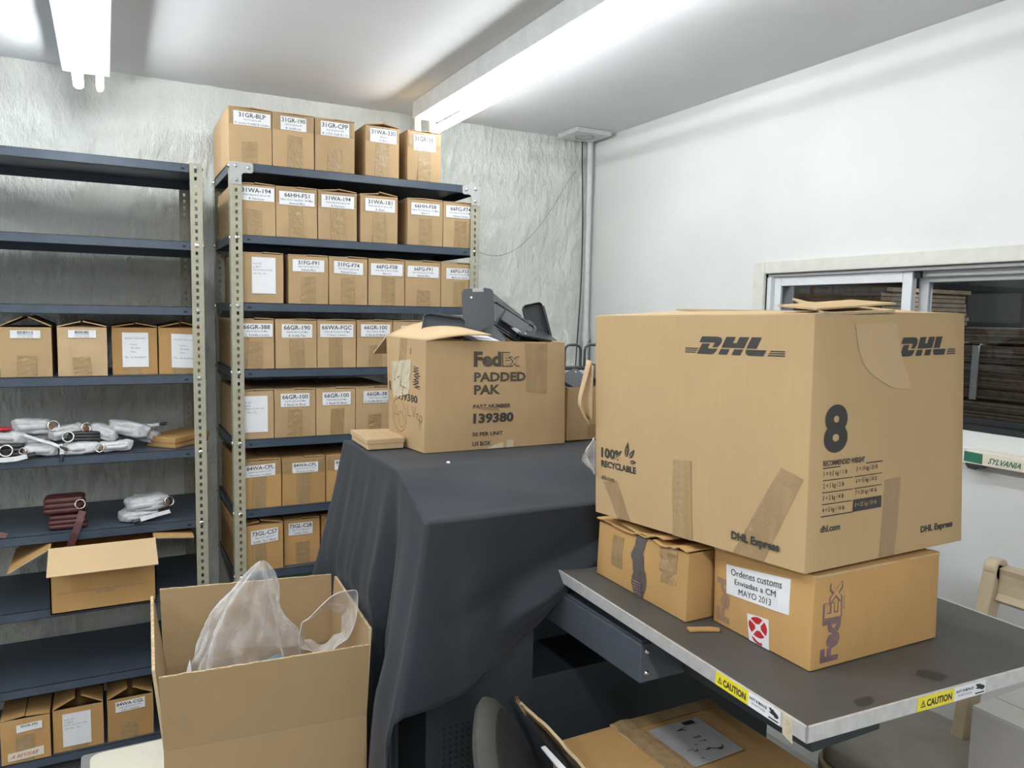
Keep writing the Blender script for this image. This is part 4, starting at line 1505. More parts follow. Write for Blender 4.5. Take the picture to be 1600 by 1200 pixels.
# top flaps
mb = MB('kraft_new', 'kraft_edge')
slab(mb, [u[0] + Vector((0, 0, .002)), u[1] + Vector((0, 0, .002)), u[1].lerp(u[2], 0.49) + Vector((0, 0.0, .008)), u[0].lerp(u[3], 0.49) + Vector((0, 0, .010))], 0.004, 'kraft_new', 'kraft_edge')
mb.build('flap', t, loc=u[0])
mb = MB('kraft_new', 'kraft_edge')
slab(mb, [u[1].lerp(u[2], 0.53) + Vector((0, 0.02, .004)), u[2] + Vector((0, 0.005, .001)), u[3] + Vector((0, 0, .006)), u[0].lerp(u[3], 0.53) + Vector((0, 0, .016))], 0.004, 'kraft_new', 'kraft_edge')
mb.build('flap', t, loc=u[2])
mb = MB('kraft_new', 'kraft_edge')
slab(mb, [u[1].lerp(u[2], 0.06) + Vector((0, 0.004, .004)), u[1].lerp(u[2], 0.96) + Vector((0, 0.004, .002)), u[1].lerp(u[2], 0.78) + Vector((0, 0.20, .008)), u[1].lerp(u[2], 0.36) + Vector((0.03, 0.20, .030))], 0.004, 'kraft_new', 'kraft_edge')
mb.build('minor_flap', t, loc=u[1])
mb = MB('kraft_new', 'kraft_edge')
slab(mb, [u[1].lerp(u[2], 0.10) + Vector((0, 0.03, .010)), u[1].lerp(u[2], 0.60) + Vector((0, 0.03, .020)), u[1].lerp(u[2], 0.60) + Vector((0, 0.12, .026)), u[1].lerp(u[2], 0.12) + Vector((0.0, 0.12, .016))], 0.003, 'kraft_new', 'kraft_edge')
mb.build('loose_flap', t, loc=u[1])
# torn flap curling out at the far edge and a loose clear tape end
mb = MB('kraft_pale')


def curl(s, v):
    w = 0.092 * (1 - abs(2 * v - 0.75) ** 1.6 * 0.55)
    return (0.904 - 0.026 * math.sin(s * 1.5) * max(0.0, min(1, v * 1.5) if v < 0.68 else (1 - v) / 0.32), 1.352 + 0.02 * math.sin(s * 3), 1.395 - 0.125 * v + 0.012 * math.sin(s * 2.2 + v))


mb.grid(curl, 8, 10, 'kraft_pale')
mb.build('torn_flap', t, loc=(0.9, 1.35, 1.36), smooth=3.2, solid=0.003)
mb = MB('tape_clear')
mb.grid(lambda s, v: (0.914 - 0.044 * s * (1 - abs(2 * v - 0.9)) , 1.349 + 0.01 * math.sin(5 * s), 1.235 - 0.065 * v + 0.02 * s * (0.6 - v) + 0.006 * math.sin(9 * s + 4 * v)), 8, 8, 'bag')
mb.build('loose_tape', t, loc=(0.9, 1.35, 1.2), smooth=3.2, solid=0.0006)

# --- carton with the sheet about customs orders
bot = [(0.989, 1.055, BZ + 0.002), (0.983, 0.826, BZ + 0.002), (1.301, 0.823, BZ + 0.002), (1.307, 1.052, BZ + 0.002)]
top = [(0.985, 1.055, 1.0795), (0.985, 0.826, 1.096), (1.297, 0.824, 1.096), (1.301, 1.052, 1.082)]
t, mb, L, R, Bk, Fr, c, u = big_box('shipping_carton', bot, top, 'low carton with white customs sheet and red seal under the largest carton', 'cardboard box', 'kraft_dark', bulge=0.003, seed=5)
LB, RB = Bulged(L, 0.003, 5), Bulged(R, 0.003, 5)
# upright courier name on both faces: bold part solid, last two letters outlined
RB.text(mb, 'Fed', 0.068, 0.055, 0.200, 0.515, 'purple', 0.045, 0.0003, rot=90)
RB.text(mb, 'Ex', 0.068, 0.520, 0.203, 0.905, 'purple', 0.045, 0.0003, rot=90)
RB.text(mb, 'Ex', 0.079, 0.532, 0.192, 0.893, 'kraft_dark', 0.008, 0.0006, rot=90)
RB.text(mb, 'Express', 0.212, 0.60, 0.226, 0.74, 'purple', 0.0, 0.0003, rot=90, res=1)
LB.text(mb, 'Fed', 0.045, 0.05, 0.195, 0.62, 'purple_faint', 0.045, 0.0003, rot=90)
mb.build('body', t, loc=c, smooth=0.5)
mb = MB('paper', 'ink')
q = [(0.163, 0.453), (0.80, 0.500), (0.792, 0.893), (0.147, 0.827)]
LB.strip(mb, q, 'paper', 0.0010, 6, 3)
G = SubFace(LB, q, 0.0013)
G.text(mb, 'Ordenes customs', 0.09, 0.68, 0.89, 0.90, 'ink', 0.0, 0.0004, res=3)
G.text(mb, 'Enviadas a CM', 0.15, 0.40, 0.81, 0.58, 'ink', 0.0, 0.0004, res=3)
G.text(mb, 'MAYO 2013', 0.22, 0.10, 0.74, 0.29, 'ink', 0.0, 0.0004, res=3)
mb.build('paper_sheet', t, loc=LB.p(0.45, 0.66))
mb = MB('paper', 'red')
q = [(0.417, -0.002), (0.622, -0.002), (0.61, 0.349), (0.40, 0.318)]
LB.strip(mb, q, 'paper', 0.0011, 3, 3)
G = SubFace(LB, q, 0.0014)
for a0 in (-0.55, -0.55 + PI / 2, -0.55 + PI, -0.55 + 1.5 * PI):
    cx_, cy_ = 0.50, 0.62
    a1_ = a0 + 1.34
    pts = []
    for k in range(9):
        a = a0 + (a1_ - a0) * k / 8
        pts.append((cx_ + 0.44 * math.cos(a), cy_ + 0.36 * math.sin(a)))
    am = (a0 + a1_) / 2
    for dd, rr in ((0.5, 0.16), (-0.5, 0.16)):
        pts.append((cx_ + rr * math.cos(am + dd), cy_ + 0.82 * rr * math.sin(am + dd)))
    G.poly(mb, pts, 'red', 0.0004)
G.poly(mb, [(0.18, 0.20), (0.26, 0.21), (0.42, 0.12), (0.60, 0.09), (0.64, 0.13), (0.70, 0.08), (0.66, 0.02), (0.42, 0.02), (0.26, 0.08)], 'red', 0.0004)
mb.build('red_seal', t, loc=LB.p(0.5, 0.16))
mb = MB('kraft_dark', 'kraft_edge')
slab(mb, [u[0] + Vector((0, 0, -.001)), u[1] + Vector((0, 0, -.001)), u[1].lerp(u[2], 0.5) + Vector((0, 0, .0)), u[0].lerp(u[3], 0.5) + Vector((0, 0, 0))], 0.003, 'kraft_dark', 'kraft_edge')
mb.build('flap', t, loc=u[0])
mb = MB('kraft_dark', 'kraft_edge')
slab(mb, [u[1].lerp(u[2], 0.51), u[2] + Vector((0, 0, -.001)), u[3] + Vector((0, 0, -.001)), u[0].lerp(u[3], 0.51)], 0.003, 'kraft_dark', 'kraft_edge')
mb.build('flap', t, loc=u[2])

# --- crushed carton with torn tape
bot = [(0.941, 1.372, BZ + 0.002), (0.934, 1.068, BZ + 0.002), (1.205, 1.074, BZ + 0.002), (1.212, 1.376, BZ + 0.002)]
top = [(0.941, 1.366, 1.056), (0.938, 1.070, 1.068), (1.20, 1.076, 1.068), (1.205, 1.37, 1.056)]
t, mb, L, R, Bk, Fr, c, u = big_box('shipping_carton', bot, top, 'crushed carton with torn tape strip down its side, beneath the largest carton', 'cardboard box', 'kraft_dark', bulge=0.005, seed=8)
LB, RB = Bulged(L, 0.005, 8), Bulged(R, 0.005, 8)
mb.build('body', t, loc=c, smooth=0.5)
rnd = random.Random(3)
mb = MB('tape_grey', 'purple')
N = 16
lf = [(0.46 + 0.012 * math.sin(k * 0.9) + rnd.uniform(-.008, .008), 1.0 - k / N) for k in range(N + 1)]
rt = [(0.585 - 0.02 * math.sin(k * 0.45) + rnd.uniform(-.010, .010), 1.0 - k / N) for k in range(N + 1)]
for k in range(N):
    mb.add([LB.p(*lf[k], 0.001 + 0.002 * rnd.random()), LB.p(*lf[k + 1], 0.0012), LB.p(*rt[k + 1], 0.0012), LB.p(*rt[k], 0.001 + 0.002 * rnd.random())], [(0, 1, 2, 3)], 'tape_grey')
for k in range(5):
    mb.add([LB.p(0.475, 0.05 + 0.045 * k, 0.004), LB.p(0.57, 0.06 + 0.045 * k, 0.004), LB.p(0.57, 0.085 + 0.045 * k, 0.004), LB.p(0.475, 0.075 + 0.045 * k, 0.004)], [(0, 1, 2, 3)], 'purple')
tag(mb.build('torn_tape', t, loc=LB.p(0.52, 0.5), solid=0.0005), 'ragged grey tape torn down the side')
mb = MB('tape_clear')
LB.strip(mb, [(0.76, 0.42), (0.90, 0.46), (0.90, 0.99), (0.72, 1.0)], 'tape_clear', 0.0010, 5, 8, 0.004)
mb.build('clear_tape', t, loc=LB.p(0.8, 0.7))
mb = MB('tape')
LB.strip(mb, [(0.20, 0.30), (0.33, 0.32), (0.33, 0.86), (0.20, 0.86)], 'tape', 0.0006, 3, 6, 0.001)
mb.build('tape', t, loc=LB.p(0.26, 0.6))
# crumpled flaps filling the gap below the big carton
for (a, b, z, sd) in ((0.0, 0.62, 0.006, 1), (0.30, 0.80, 0.012, 2), (0.66, 1.0, 0.004, 3)):
    mb = MB('kraft_dark', 'kraft_edge')

    def fl(s, v, a=a, b=b, z=z, sd=sd):
        p = u[0].lerp(u[1], a + (b - a) * s)
        w = 0.016 * noise.noise(Vector((s * 4, sd, 0)))
        return (p.x - 0.006 * (1 - v) + 0.12 * v, p.y, p.z + z + 0.004 * math.sin(s * 6 + sd) + 0.006 * noise.noise(Vector((s * 7, v * 3, sd))) * (1 - v) - 0.002 * v)
    mb.grid(fl, 14, 4, 'kraft_dark')
    mb.build('torn_flap', t, loc=u[0].lerp(u[1], (a + b) / 2), smooth=3.2, solid=0.003)

# scrap of cardboard on the bed between the two lower cartons
mb = MB('kraft_edge')
mb.prism([(0.912, 1.030), (0.935, 1.022), (0.962, 1.008), (0.968, 1.014), (0.957, 1.026), (0.938, 1.034), (0.917, 1.044)], BZ + 0.001, BZ + 0.006, 'kraft_dark')
tag(mb.build('cardboard_scrap', bevel=0.001), 'small torn cardboard scrap on the bed beside the low carton', 'scrap')
# ------------------------------------------------------------------ open padded-envelope carton on the machine, full of holsters
ZT = 1.1525
bot = [(0.674, 1.991, ZT), (0.692, 1.776, ZT), (1.105, 1.778, ZT), (1.087, 1.993, ZT)]
top = [(0.664, 1.990, 1.437), (0.694, 1.774, 1.433), (1.102, 1.785, 1.428), (1.083, 2.0, 1.436)]
t, mb, L, R, Bk, Fr, c, u = big_box('open_carton', bot, top, 'battered open carton for padded envelopes, heaped with black phone holsters', 'cardboard box', 'kraft', bulge=0.004, seed=11, closed=False)
LB, RB = Bulged(L, 0.004, 11), Bulged(R, 0.004, 11)
RB.text(mb, 'Fed', 0.321, 0.765, 0.515, 0.906, 'print_soft', 0.045, 0.0003, res=3)
RB.text(mb, 'Ex', 0.520, 0.765, 0.650, 0.903, 'print_soft', 0.04, 0.0003, res=3)
RB.text(mb, 'Ex', 0.528, 0.776, 0.642, 0.892, 'kraft', 0.004, 0.0006, res=3)
RB.text(mb, 'PADDED', 0.322, 0.628, 0.694, 0.716, 'print_soft', 0.04, 0.0003)
RB.text(mb, 'PAK', 0.323, 0.510, 0.507, 0.600, 'print_soft', 0.04, 0.0003)
RB.text(mb, 'PART NUMBER', 0.320, 0.382, 0.582, 0.420, 'print', 0.03, 0.0003)
RB.text(mb, '139380', 0.321, 0.242, 0.606, 0.338, 'print', 0.045, 0.0003)
RB.text(mb, '50 PER UNIT', 0.318, 0.124, 0.532, 0.162, 'print', 0.03, 0.0003)
RB.text(mb, 'U/I BOX', 0.319, 0.033, 0.447, 0.076, 'print', 0.03, 0.0003)
# marker scribbles, number and ringed handwriting on the side
LB.text(mb, '139380', 0.36, 0.432, 0.84, 0.50, 'print', 0.02, 0.0003)
LB.text(mb, 'R', 0.08, 0.50, 0.15, 0.585, 'print', 0.02, 0.0003)
rnd = random.Random(4)
pts = [(0.74 + 0.14 * (k % 2) + rnd.uniform(-.03, .03), 0.76 - 0.2 * k / 17) for k in range(18)]
LB.line(mb, pts, 0.0014, 'ink', 0.0004)
LB.line(mb, [(0.74 + 0.13 * math.sin(k * 1.9) * 0.5 + 0.06, 0.57 + 0.012 * k) for k in range(14)], 0.0012, 'ink', 0.0004)
LB.line(mb, ellipse(0.36, 0.285, 0.20, 0.155, 26) + [(0.56, 0.285)], 0.0010, 'ink', 0.0004)
LB.line(mb, [(0.19, 0.24), (0.27, 0.37), (0.33, 0.28), (0.22, 0.29)], 0.0010, 'ink', 0.0004)
LB.line(mb, ellipse(0.42, 0.25, 0.07, 0.075, 14), 0.0010, 'ink', 0.0004)
LB.line(mb, [(0.60, 0.40), (0.60, 0.30), (0.70, 0.305)], 0.0012, 'ink', 0.0004)
LB.line(mb, [(0.70, 0.40), (0.75, 0.30), (0.80, 0.40)], 0.0012, 'ink', 0.0004)
LB.line(mb, [(0.80, 0.33), (0.86, 0.34), (0.82, 0.30), (0.87, 0.28), (0.90, 0.33), (0.95, 0.32), (0.93, 0.26), (0.89, 0.29), (0.89, 0.20)], 0.0012, 'ink', 0.0004)
LB.line(mb, [(0.66, 0.86), (0.655, 0.92)], 0.0030, 'print', 0.0004)
# inside walls and floor
T = 0.005
iu = [u[0] + Vector((T, -T, 0)), u[1] + Vector((T, T, 0)), u[2] + Vector((-T, T, 0)), u[3] + Vector((-T, -T, 0))]
ib = [Vector(bot[0]) + Vector((T, -T, T)), Vector(bot[1]) + Vector((T, T, T)), Vector(bot[2]) + Vector((-T, T, T)), Vector(bot[3]) + Vector((-T, -T, T))]
for i in range(4):
    j = (i + 1) % 4
    mb.quad(iu[i], iu[j], ib[j], ib[i], 'kraft_in')
    mb.quad(u[i], u[j], iu[j], iu[i], 'kraft_edge')
mb.quad(ib[0], ib[1], ib[2], ib[3], 'kraft_in')
mb.build('body', t, loc=c, smooth=0.5)
mb = MB('kraft')
# left flap half folded in, rising to a soft peak; printed slip under it


def lflap(s, v):
    p = u[0].lerp(u[1], s)
    q = Vector((0.165, 0.0, 0))
    h = 0.030 * math.sin(min(1, v * 1.05) * PI * 0.62) * (0.55 + 0.45 * (1 - s)) + 0.012 * v * (1 - s)
    return (p.x + 0.165 * v, p.y + 0.03 * v * (1 - 2 * s), p.z + 0.001 + h)


mb.grid(lflap, 6, 10, 'kraft_pale')
mb.build('flap', t, loc=u[0], smooth=3.2, solid=0.004)
mb = MB('kraft')
slab(mb, [u[3] + Vector((0.0, 0.001, 0.0)), u[3] + Vector((0.02, 0.11, -0.05)), u[0] + Vector((0.0, 0.11, -0.05)), u[0] + Vector((0.0, 0.001, 0))], 0.004, 'kraft', 'kraft_edge')
mb.build('flap', t, loc=u[3])
mb = MB('paper', 'ink_grey')
P = [u[1].lerp(u[2], 0.30) + Vector((0.01, 0.012, 0.003)), u[1].lerp(u[2], 0.52) + Vector((0.0, 0.014, 0.001)), u[1].lerp(u[2], 0.47) + Vector((0, 0.10, 0.020)), u[1].lerp(u[2], 0.28) + Vector((0, 0.10, 0.022))]
slab(mb, P, 0.001, 'paper')
G = Face(*P)
for k in range(9):
    G.poly(mb, [(0.1 + .09 * k, 0.05), (0.15 + .09 * k, 0.05), (0.15 + .09 * k, 0.4), (0.1 + .09 * k, 0.4)], 'ink_grey', 0.0004)
mb.build('barcode_slip', t, loc=P[0])
mb = MB('tape_clear')
LB.strip(mb, [(0.36, 0.78), (0.54, 0.79), (0.56, 0.999), (0.387, 0.999)], 'tape_clear', 0.0006, 3, 5, 0.001)
mb.build('tape', t, loc=LB.p(0.45, 0.9))
mb = MB('masking')
LB.strip(mb, [(0.202, 0.435), (0.62, 0.50), (0.69, 0.82), (0.154, 0.765)], 'masking', 0.0007, 5, 6, 0.002)
F2 = Bulged(L, 0.004, 11)
F2.line(mb, [(0.20, 0.76), (0.27, 0.60), (0.36, 0.78)], 0.0018, 'ink_grey', 0.0034)
F2.line(mb, [(0.50, 0.78), (0.42, 0.57), (0.60, 0.55)], 0.0018, 'ink_grey', 0.0034)
F2.line(mb, [(0.36, 0.63), (0.42, 0.65)], 0.0018, 'ink', 0.0034)
tag(mb.build('tape_patch', t, loc=LB.p(0.4, 0.6)), 'masking tape patch with marker scrawl')
for q in ([(0.42, 0.001), (0.54, 0.001), (0.535, 0.055), (0.50, 0.045)], [(0.56, 0.001), (0.61, 0.001), (0.61, 0.07), (0.565, 0.07)], ):
    mb = MB('masking')
    RB.strip(mb, q, 'masking', 0.0006, 2, 2, 0.001)
    mb.build('tape_scrap', t, loc=RB.p(q[0][0], 0.03))
mb = MB('tape_clear')
RB.strip(mb, [(0.365, 0.378), (0.50, 0.352), (0.495, 0.382), (0.37, 0.402)], 'tape_clear', 0.0008, 3, 2, 0.001)
mb.build('tape_scrap', t, loc=RB.p(0.4, 0.38))
mb = MB('tape_clear')
RB.strip(mb, [(0.70, 0.52), (0.85, 0.50), (0.86, 0.985), (0.69, 0.985)], 'tape_clear', 0.0006, 4, 7, 0.0016)
mb.build('tape', t, loc=RB.p(0.8, 0.8))


# phone holsters and cases
def rrect(w, h, r, n=5):
    P = []
    for cx, cy, a0 in ((w / 2 - r, h / 2 - r, 0), (-w / 2 + r, h / 2 - r, PI / 2), (-w / 2 + r, -h / 2 + r, PI), (w / 2 - r, -h / 2 + r, 1.5 * PI)):
        for k in range(n + 1):
            a = a0 + PI / 2 * k / n
            P.append((cx + r * math.cos(a), cy + r * math.sin(a)))
    return P


def case(loc, rot, label, kind, mat, w=0.074, h=0.150, th=0.011, name='phone_case'):
    """kind: back (smooth shell with camera notch), tray (open shell seen from inside), holster (frame with belt clip)"""
    t = thing(name, loc, label, 'phone case', 'black phone holsters in the open carton')
    l = Vector(loc)
    X = Matrix.Translation(l)
    mb = MB(mat)
    o_ = rrect(w, h, 0.012)
    n = len(o_)
    # shell with floor and raised rim
    i_ = rrect(w - 0.005, h - 0.005, 0.010)
    vs = [(x, y, 0) for x, y in o_] + [(x, y, th) for x, y in o_] + [(x, y, th) for x, y in i_] + [(x, y, 0.0022) for x, y in i_]
    fs = [tuple(range(n - 1, -1, -1))]
    for r in range(3):
        for k in range(n):
            q = (k + 1) % n
            fs.append((r * n + k, r * n + q, (r + 1) * n + q, (r + 1) * n + k))
    fs.append(tuple(3 * n + k for k in range(n)))
    mb.add(vs, fs, mat, X)
    if kind == 'holster':
        f_o, f_i = rrect(w - 0.010, h - 0.012, 0.009), rrect(w - 0.017, h - 0.019, 0.007)
        vs = [(x, y, 0.0005) for x, y in f_o] + [(x, y, -0.004) for x, y in f_o] + [(x, y, -0.004) for x, y in f_i] + [(x, y, 0.0005) for x, y in f_i]
        fs = [(r * n + (k + 1) % n, r * n + k, (r + 1) * n + k, (r + 1) * n + (k + 1) % n) for r in range(3) for k in range(n)]
        mb.add(vs, fs, mat, X)
        for yy in (-0.046, -0.034, 0.030):
            mb.box((-w / 2 + 0.008, yy - 0.0022, -0.0035), (w / 2 - 0.008, yy + 0.0022, 0.0005), mat, X)
    mb.build('shell', t, loc=l, bevel=0.0012, smooth=0.7)
    if kind == 'back':
        mb = MB('paper', 'steel')
        mb.box((-0.016, h / 2 - 0.009, -0.0012), (0.014, h / 2 + 0.0006, th * 0.8), 'plate', X)
        mb.build('camera_notch', t, loc=l)
        mb = MB('plate')
        mb.dome((l.x + 0.018, l.y + h / 2 - 0.024, l.z - 0.0002), 0.0032, 0.0008, (0, 0, -1), 'paper')
        mb.build('lens_hole', t, loc=l)
    if kind == 'holster':
        mb = MB('black')
        cl = rrect(0.036, 0.078, 0.006)
        mb.prism([(x, y - 0.012) for x, y in cl], -0.020, -0.014, 'black', X)
        mb.box((-0.014, 0.012, -0.016), (0.014, 0.024, 0.001), 'black', X)
        mb.build('belt_clip', t, loc=l, bevel=0.0015)
        mb = MB('case')
        mb.prism(rrect(0.030, 0.034, 0.003), -0.0045, 0.001, 'case', Matrix.Translation(l + Vector((0.012, 0.050, 0))))
        mb.build('raised_panel', t, loc=l, bevel=0.001)
        mb = MB('black')
        for sy in (-1, 1):
            mb2 = MB('black')
            mb2.box((-w / 2 - 0.004, sy * 0.05 - 0.010, -0.001), (-w / 2 + 0.004, sy * 0.05 + 0.010, th + 0.006), 'black', X)
            mb2.build('side_clamp', t, loc=l, bevel=0.0015)
    if kind == 'tray':
        mb = MB('black')
        for sx in (-1, 1):
            mb.box((sx * w / 2 - 0.003, -0.045, th - 0.001), (sx * w / 2 + 0.003, 0.045, th + 0.004), 'black', X)
        mb.build('side_rail', t, loc=l, bevel=0.001)
    t.rotation_euler = Matrix(rot).to_euler() if not isinstance(rot, tuple) else rot
    return t


def facing(nx_, ny_, nz_, spin):
    """rotation whose local -Z looks along the given direction and whose +Y leans by spin from upright"""
    n_ = Vector((nx_, ny_, nz_)).normalized()
    z = -n_
    up = Vector((0, 0, 1))
    y = (up - z * up.dot(z)).normalized()
    x = y.cross(z)
    R_ = Matrix((x, y, z)).transposed()
    return (R_.to_4x4() @ Matrix.Rotation(spin, 4, 'Z')).to_euler()


def put_case(loc, n_, spin, *a, **k):
    e = facing(*n_, spin)
    return case(loc, (e.x, e.y, e.z), *a, **k)


put_case((0.898, 1.905, 1.487), (-0.30, -0.95, 0.10), -0.04, 'tall smooth slate phone case standing upright in the open carton', 'back', 'case_grey', w=0.086, h=0.165, th=0.010)
put_case((0.800, 1.915, 1.462), (0.25, 0.75, -0.55), 1.42, 'grey phone tray lying sideways behind the lifted carton flap', 'tray', 'case_grey', w=0.062, h=0.115)
put_case((0.985, 1.890, 1.478), (-0.15, -0.90, 0.42), -0.95, 'black belt-clip holster tilted across the middle of the heap', 'holster', 'case', w=0.074, h=0.150, th=0.013)
put_case((0.975, 1.945, 1.512), (-0.10, -0.90, 0.35), -0.85, 'dark case edge poking up behind the tilted belt-clip holster', 'tray', 'black', w=0.070, h=0.140)
put_case((1.082, 1.915, 1.474), (0.2, 0.95, -0.2), 0.22, 'black clamp-frame holster standing toward the window side of the heap', 'tray', 'black', w=0.060, h=0.118, th=0.014)
put_case((1.050, 1.865, 1.450), (0.2, -0.35, 0.9), -1.2, 'flat grey case lying on the carton rim at the window side', 'back', 'case_grey', w=0.066, h=0.135, th=0.006)
put_case((0.925, 1.872, 1.436), (-0.3, -0.5, 0.80), -0.5, 'black case low in the heap by the barcode slip', 'holster', 'case', w=0.068, h=0.13)

# ------------------------------------------------------------------ second carton behind, with its rack
bot = [(1.125, 2.010, ZT), (1.128, 1.810, ZT), (1.42, 1.812, ZT), (1.42, 2.012, ZT)]
top = [(1.125, 2.010, 1.302), (1.128, 1.808, 1.302), (1.42, 1.812, 1.302), (1.42, 2.012, 1.302)]
t, mb, L, R, Bk, Fr, c, u = big_box('open_carton', bot, top, 'greyish open carton between the padded-envelope carton and the largest carton', 'cardboard box', 'kraft', bulge=0.002, seed=14, closed=False)
iu = [p + Vector((sx * T, sy * T, 0)) for p, sx, sy in zip(u, (1, 1, -1, -1), (-1, 1, 1, -1))]
ib = [Vector(p) + Vector((sx * T, sy * T, T)) for p, sx, sy in zip(bot, (1, 1, -1, -1), (-1, 1, 1, -1))]
for i in range(4):
    j = (i + 1) % 4
    mb.quad(iu[i], iu[j], ib[j], ib[i], 'kraft_in')
    mb.quad(u[i], u[j], iu[j], iu[i], 'kraft_edge')
mb.quad(ib[0], ib[1], ib[2], ib[3], 'kraft_in')
mb.build('body', t, loc=c, smooth=0.5)
mb = MB('tape')
Bulged(R, 0.002, 14).strip(mb, [(0.24, 0.001), (0.42, 0.001), (0.42, 0.30), (0.24, 0.29)], 'tape', 0.0006, 2, 3)
mb.build('tape', t, loc=R.p(0.3, 0.1))
mb = MB('kraft_pale')
Bulged(R, 0.002, 14)
mb.grid(lambda s, v: (1.128 + 0.29 * s, 1.815 + 0.19 * v, 1.300 + 0.016 * math.sin(s * 9) * v + 0.008 * v), 12, 4, 'plate')
tag(mb.build('plastic_liner', t, loc=(1.2, 1.9, 1.3), smooth=3.2, solid=0.001), 'grey plastic liner')
g = 'black phone holsters in the second carton'
for (x, y, z, n_, sp, lb) in ((1.185, 1.86, 1.324, (0.1, -0.45, 0.9), 1.2, 'slate case on top of the second open carton beside the padded-envelope carton'),
                              (1.262, 1.87, 1.326, (-0.1, -0.4, 0.9), 0.5, 'black belt-clip holster on the second open carton')):
    o = put_case((x, y, z), n_, sp, lb, 'holster' if x > 1.2 else 'back', 'case_grey' if x < 1.2 else 'black', w=0.066, h=0.12)
    o['group'] = g
t = thing('wire_rack', (1.30, 2.030, ZT), 'dark wire rack with looped rails standing behind the second open carton', 'rack')
mb = MB('cable')
for z in (1.338, 1.17):
    mb.tube([(1.10, 2.030, z), (1.60, 2.030, z)], 0.0065, 'cable', 8)
for x in (1.105, 1.595):
    mb.tube([(x, 2.030, ZT + 0.0005), (x, 2.030, 1.338)], 0.006, 'cable', 8)
    mb.tube([(x, 1.99 if False else 2.015, ZT + 0.004), (x, 2.045, ZT + 0.004)], 0.004, 'cable', 8)
mb.build('rail_frame', t, smooth=0.8)
for x0 in (1.165, 1.252, 1.325, 1.43, 1.51):
    w = 0.058 if x0 != 1.325 else 0.075
    mb = MB('cable')
    pts = [(x0, 2.03, 1.338), (x0, 2.03, 1.392)] + [(x0 + 0.018 - 0.018 * math.cos(a), 2.03, 1.392 + 0.018 * math.sin(a)) for a in (0.5, 1.0, 1.57)]
    pts += [(x0 + w - 0.018 + 0.018 * math.sin(a), 2.03, 1.392 + 0.018 * math.cos(a)) for a in (0.0, 0.6, 1.1, 1.57)] + [(x0 + w, 2.03, 1.338)]
    mb.tube(pts, 0.0042, 'cable', 8)
    mb.build('loop', t, loc=(x0, 2.03, 1.338), smooth=0.8)

# small flat box at the corner of the cloth
t = thing('flat_box', (0.63, 1.95, ZT), 'small flat kraft box on the corner of the charcoal cloth', 'small box')
mb = MB('kraft_dark')
mb.hexa([(0.577, 1.866, ZT), (0.690, 1.866, ZT), (0.688, 1.972, ZT), (0.588, 2.040, ZT)] if False else [(0.577, 1.868, ZT), (0.672, 1.868, ZT), (0.690, 2.020, ZT), (0.585, 2.040, ZT), (0.576, 1.867, ZT + 0.026), (0.672, 1.867, ZT + 0.026), (0.690, 2.020, ZT + 0.026), (0.584, 2.040, ZT + 0.026)], 'kraft_pale')
mb.build('tray', t, bevel=0.002)
mb = MB('kraft_pale')
mb.hexa([(0.574, 1.866, ZT + 0.014), (0.674, 1.866, ZT + 0.014), (0.692, 2.022, ZT + 0.014), (0.582, 2.043, ZT + 0.014), (0.574, 1.866, ZT + 0.028), (0.674, 1.866, ZT + 0.028), (0.692, 2.022, ZT + 0.028), (0.582, 2.043, ZT + 0.028)], 'kraft_pale')
mb.build('lid', t, bevel=0.002)

# flat kraft box on the wallet shelf
t = thing('flat_box', (0.23, 3.0, LZ[4]), 'flat yellowish kraft box at the end of the wallet shelf, overhanging toward the post', 'small box')
mb = MB('kraft_dark')
z = LZ[4] + 0.001
A = [(0.120, 3.015), (0.205, 2.925), (0.33, 3.06), (0.25, 3.20)]
mb.hexa([(x, y, z) for x, y in A] + [(x, y, z + 0.034) for x, y in A], 'kraft_dark')
mb.build('tray', t, bevel=0.002)
mb = MB('kraft_dark')
A2 = [(0.117, 3.015), (0.205, 2.921), (0.334, 3.06), (0.25, 3.204)]
mb.hexa([(x, y, z + 0.018) for x, y in A2] + [(x, y, z + 0.037) for x, y in A2], 'kraft_dark')
mb.build('lid', t, bevel=0.002)


# ------------------------------------------------------------------ wallets
def pillow(mb, w, d, h, mat, X, seed=0, lump=0.006, n=12, pw=4.0):
    """soft rounded slab with wrinkled skin"""
    def sgn(v, p):
        return math.copysign(abs(v) ** p, v)

    def fn(s, v):
        a = 2 * PI * s
        b = -PI / 2 + PI * v
        cb = sgn(math.cos(b), 0.35)
        x = w / 2 * sgn(math.cos(a), 2 / pw) * cb
        y = d / 2 * sgn(math.sin(a), 2 / pw) * cb
        zz = h / 2 * sgn(math.sin(b), 0.55)
        k = (noise.noise(Vector((x * 22, y * 22, zz * 30 + seed * 5))) + 0.6 * noise.noise(Vector((x * 70, y * 70, zz * 60 + seed * 3)))) * lump
        r = Vector((x, y, zz))
        if r.length > 1e-6:
            r += r.normalized() * k
        r.z = max(r.z, -h / 2)
        return X @ r
    mb.grid(fn, 44, n, mat)


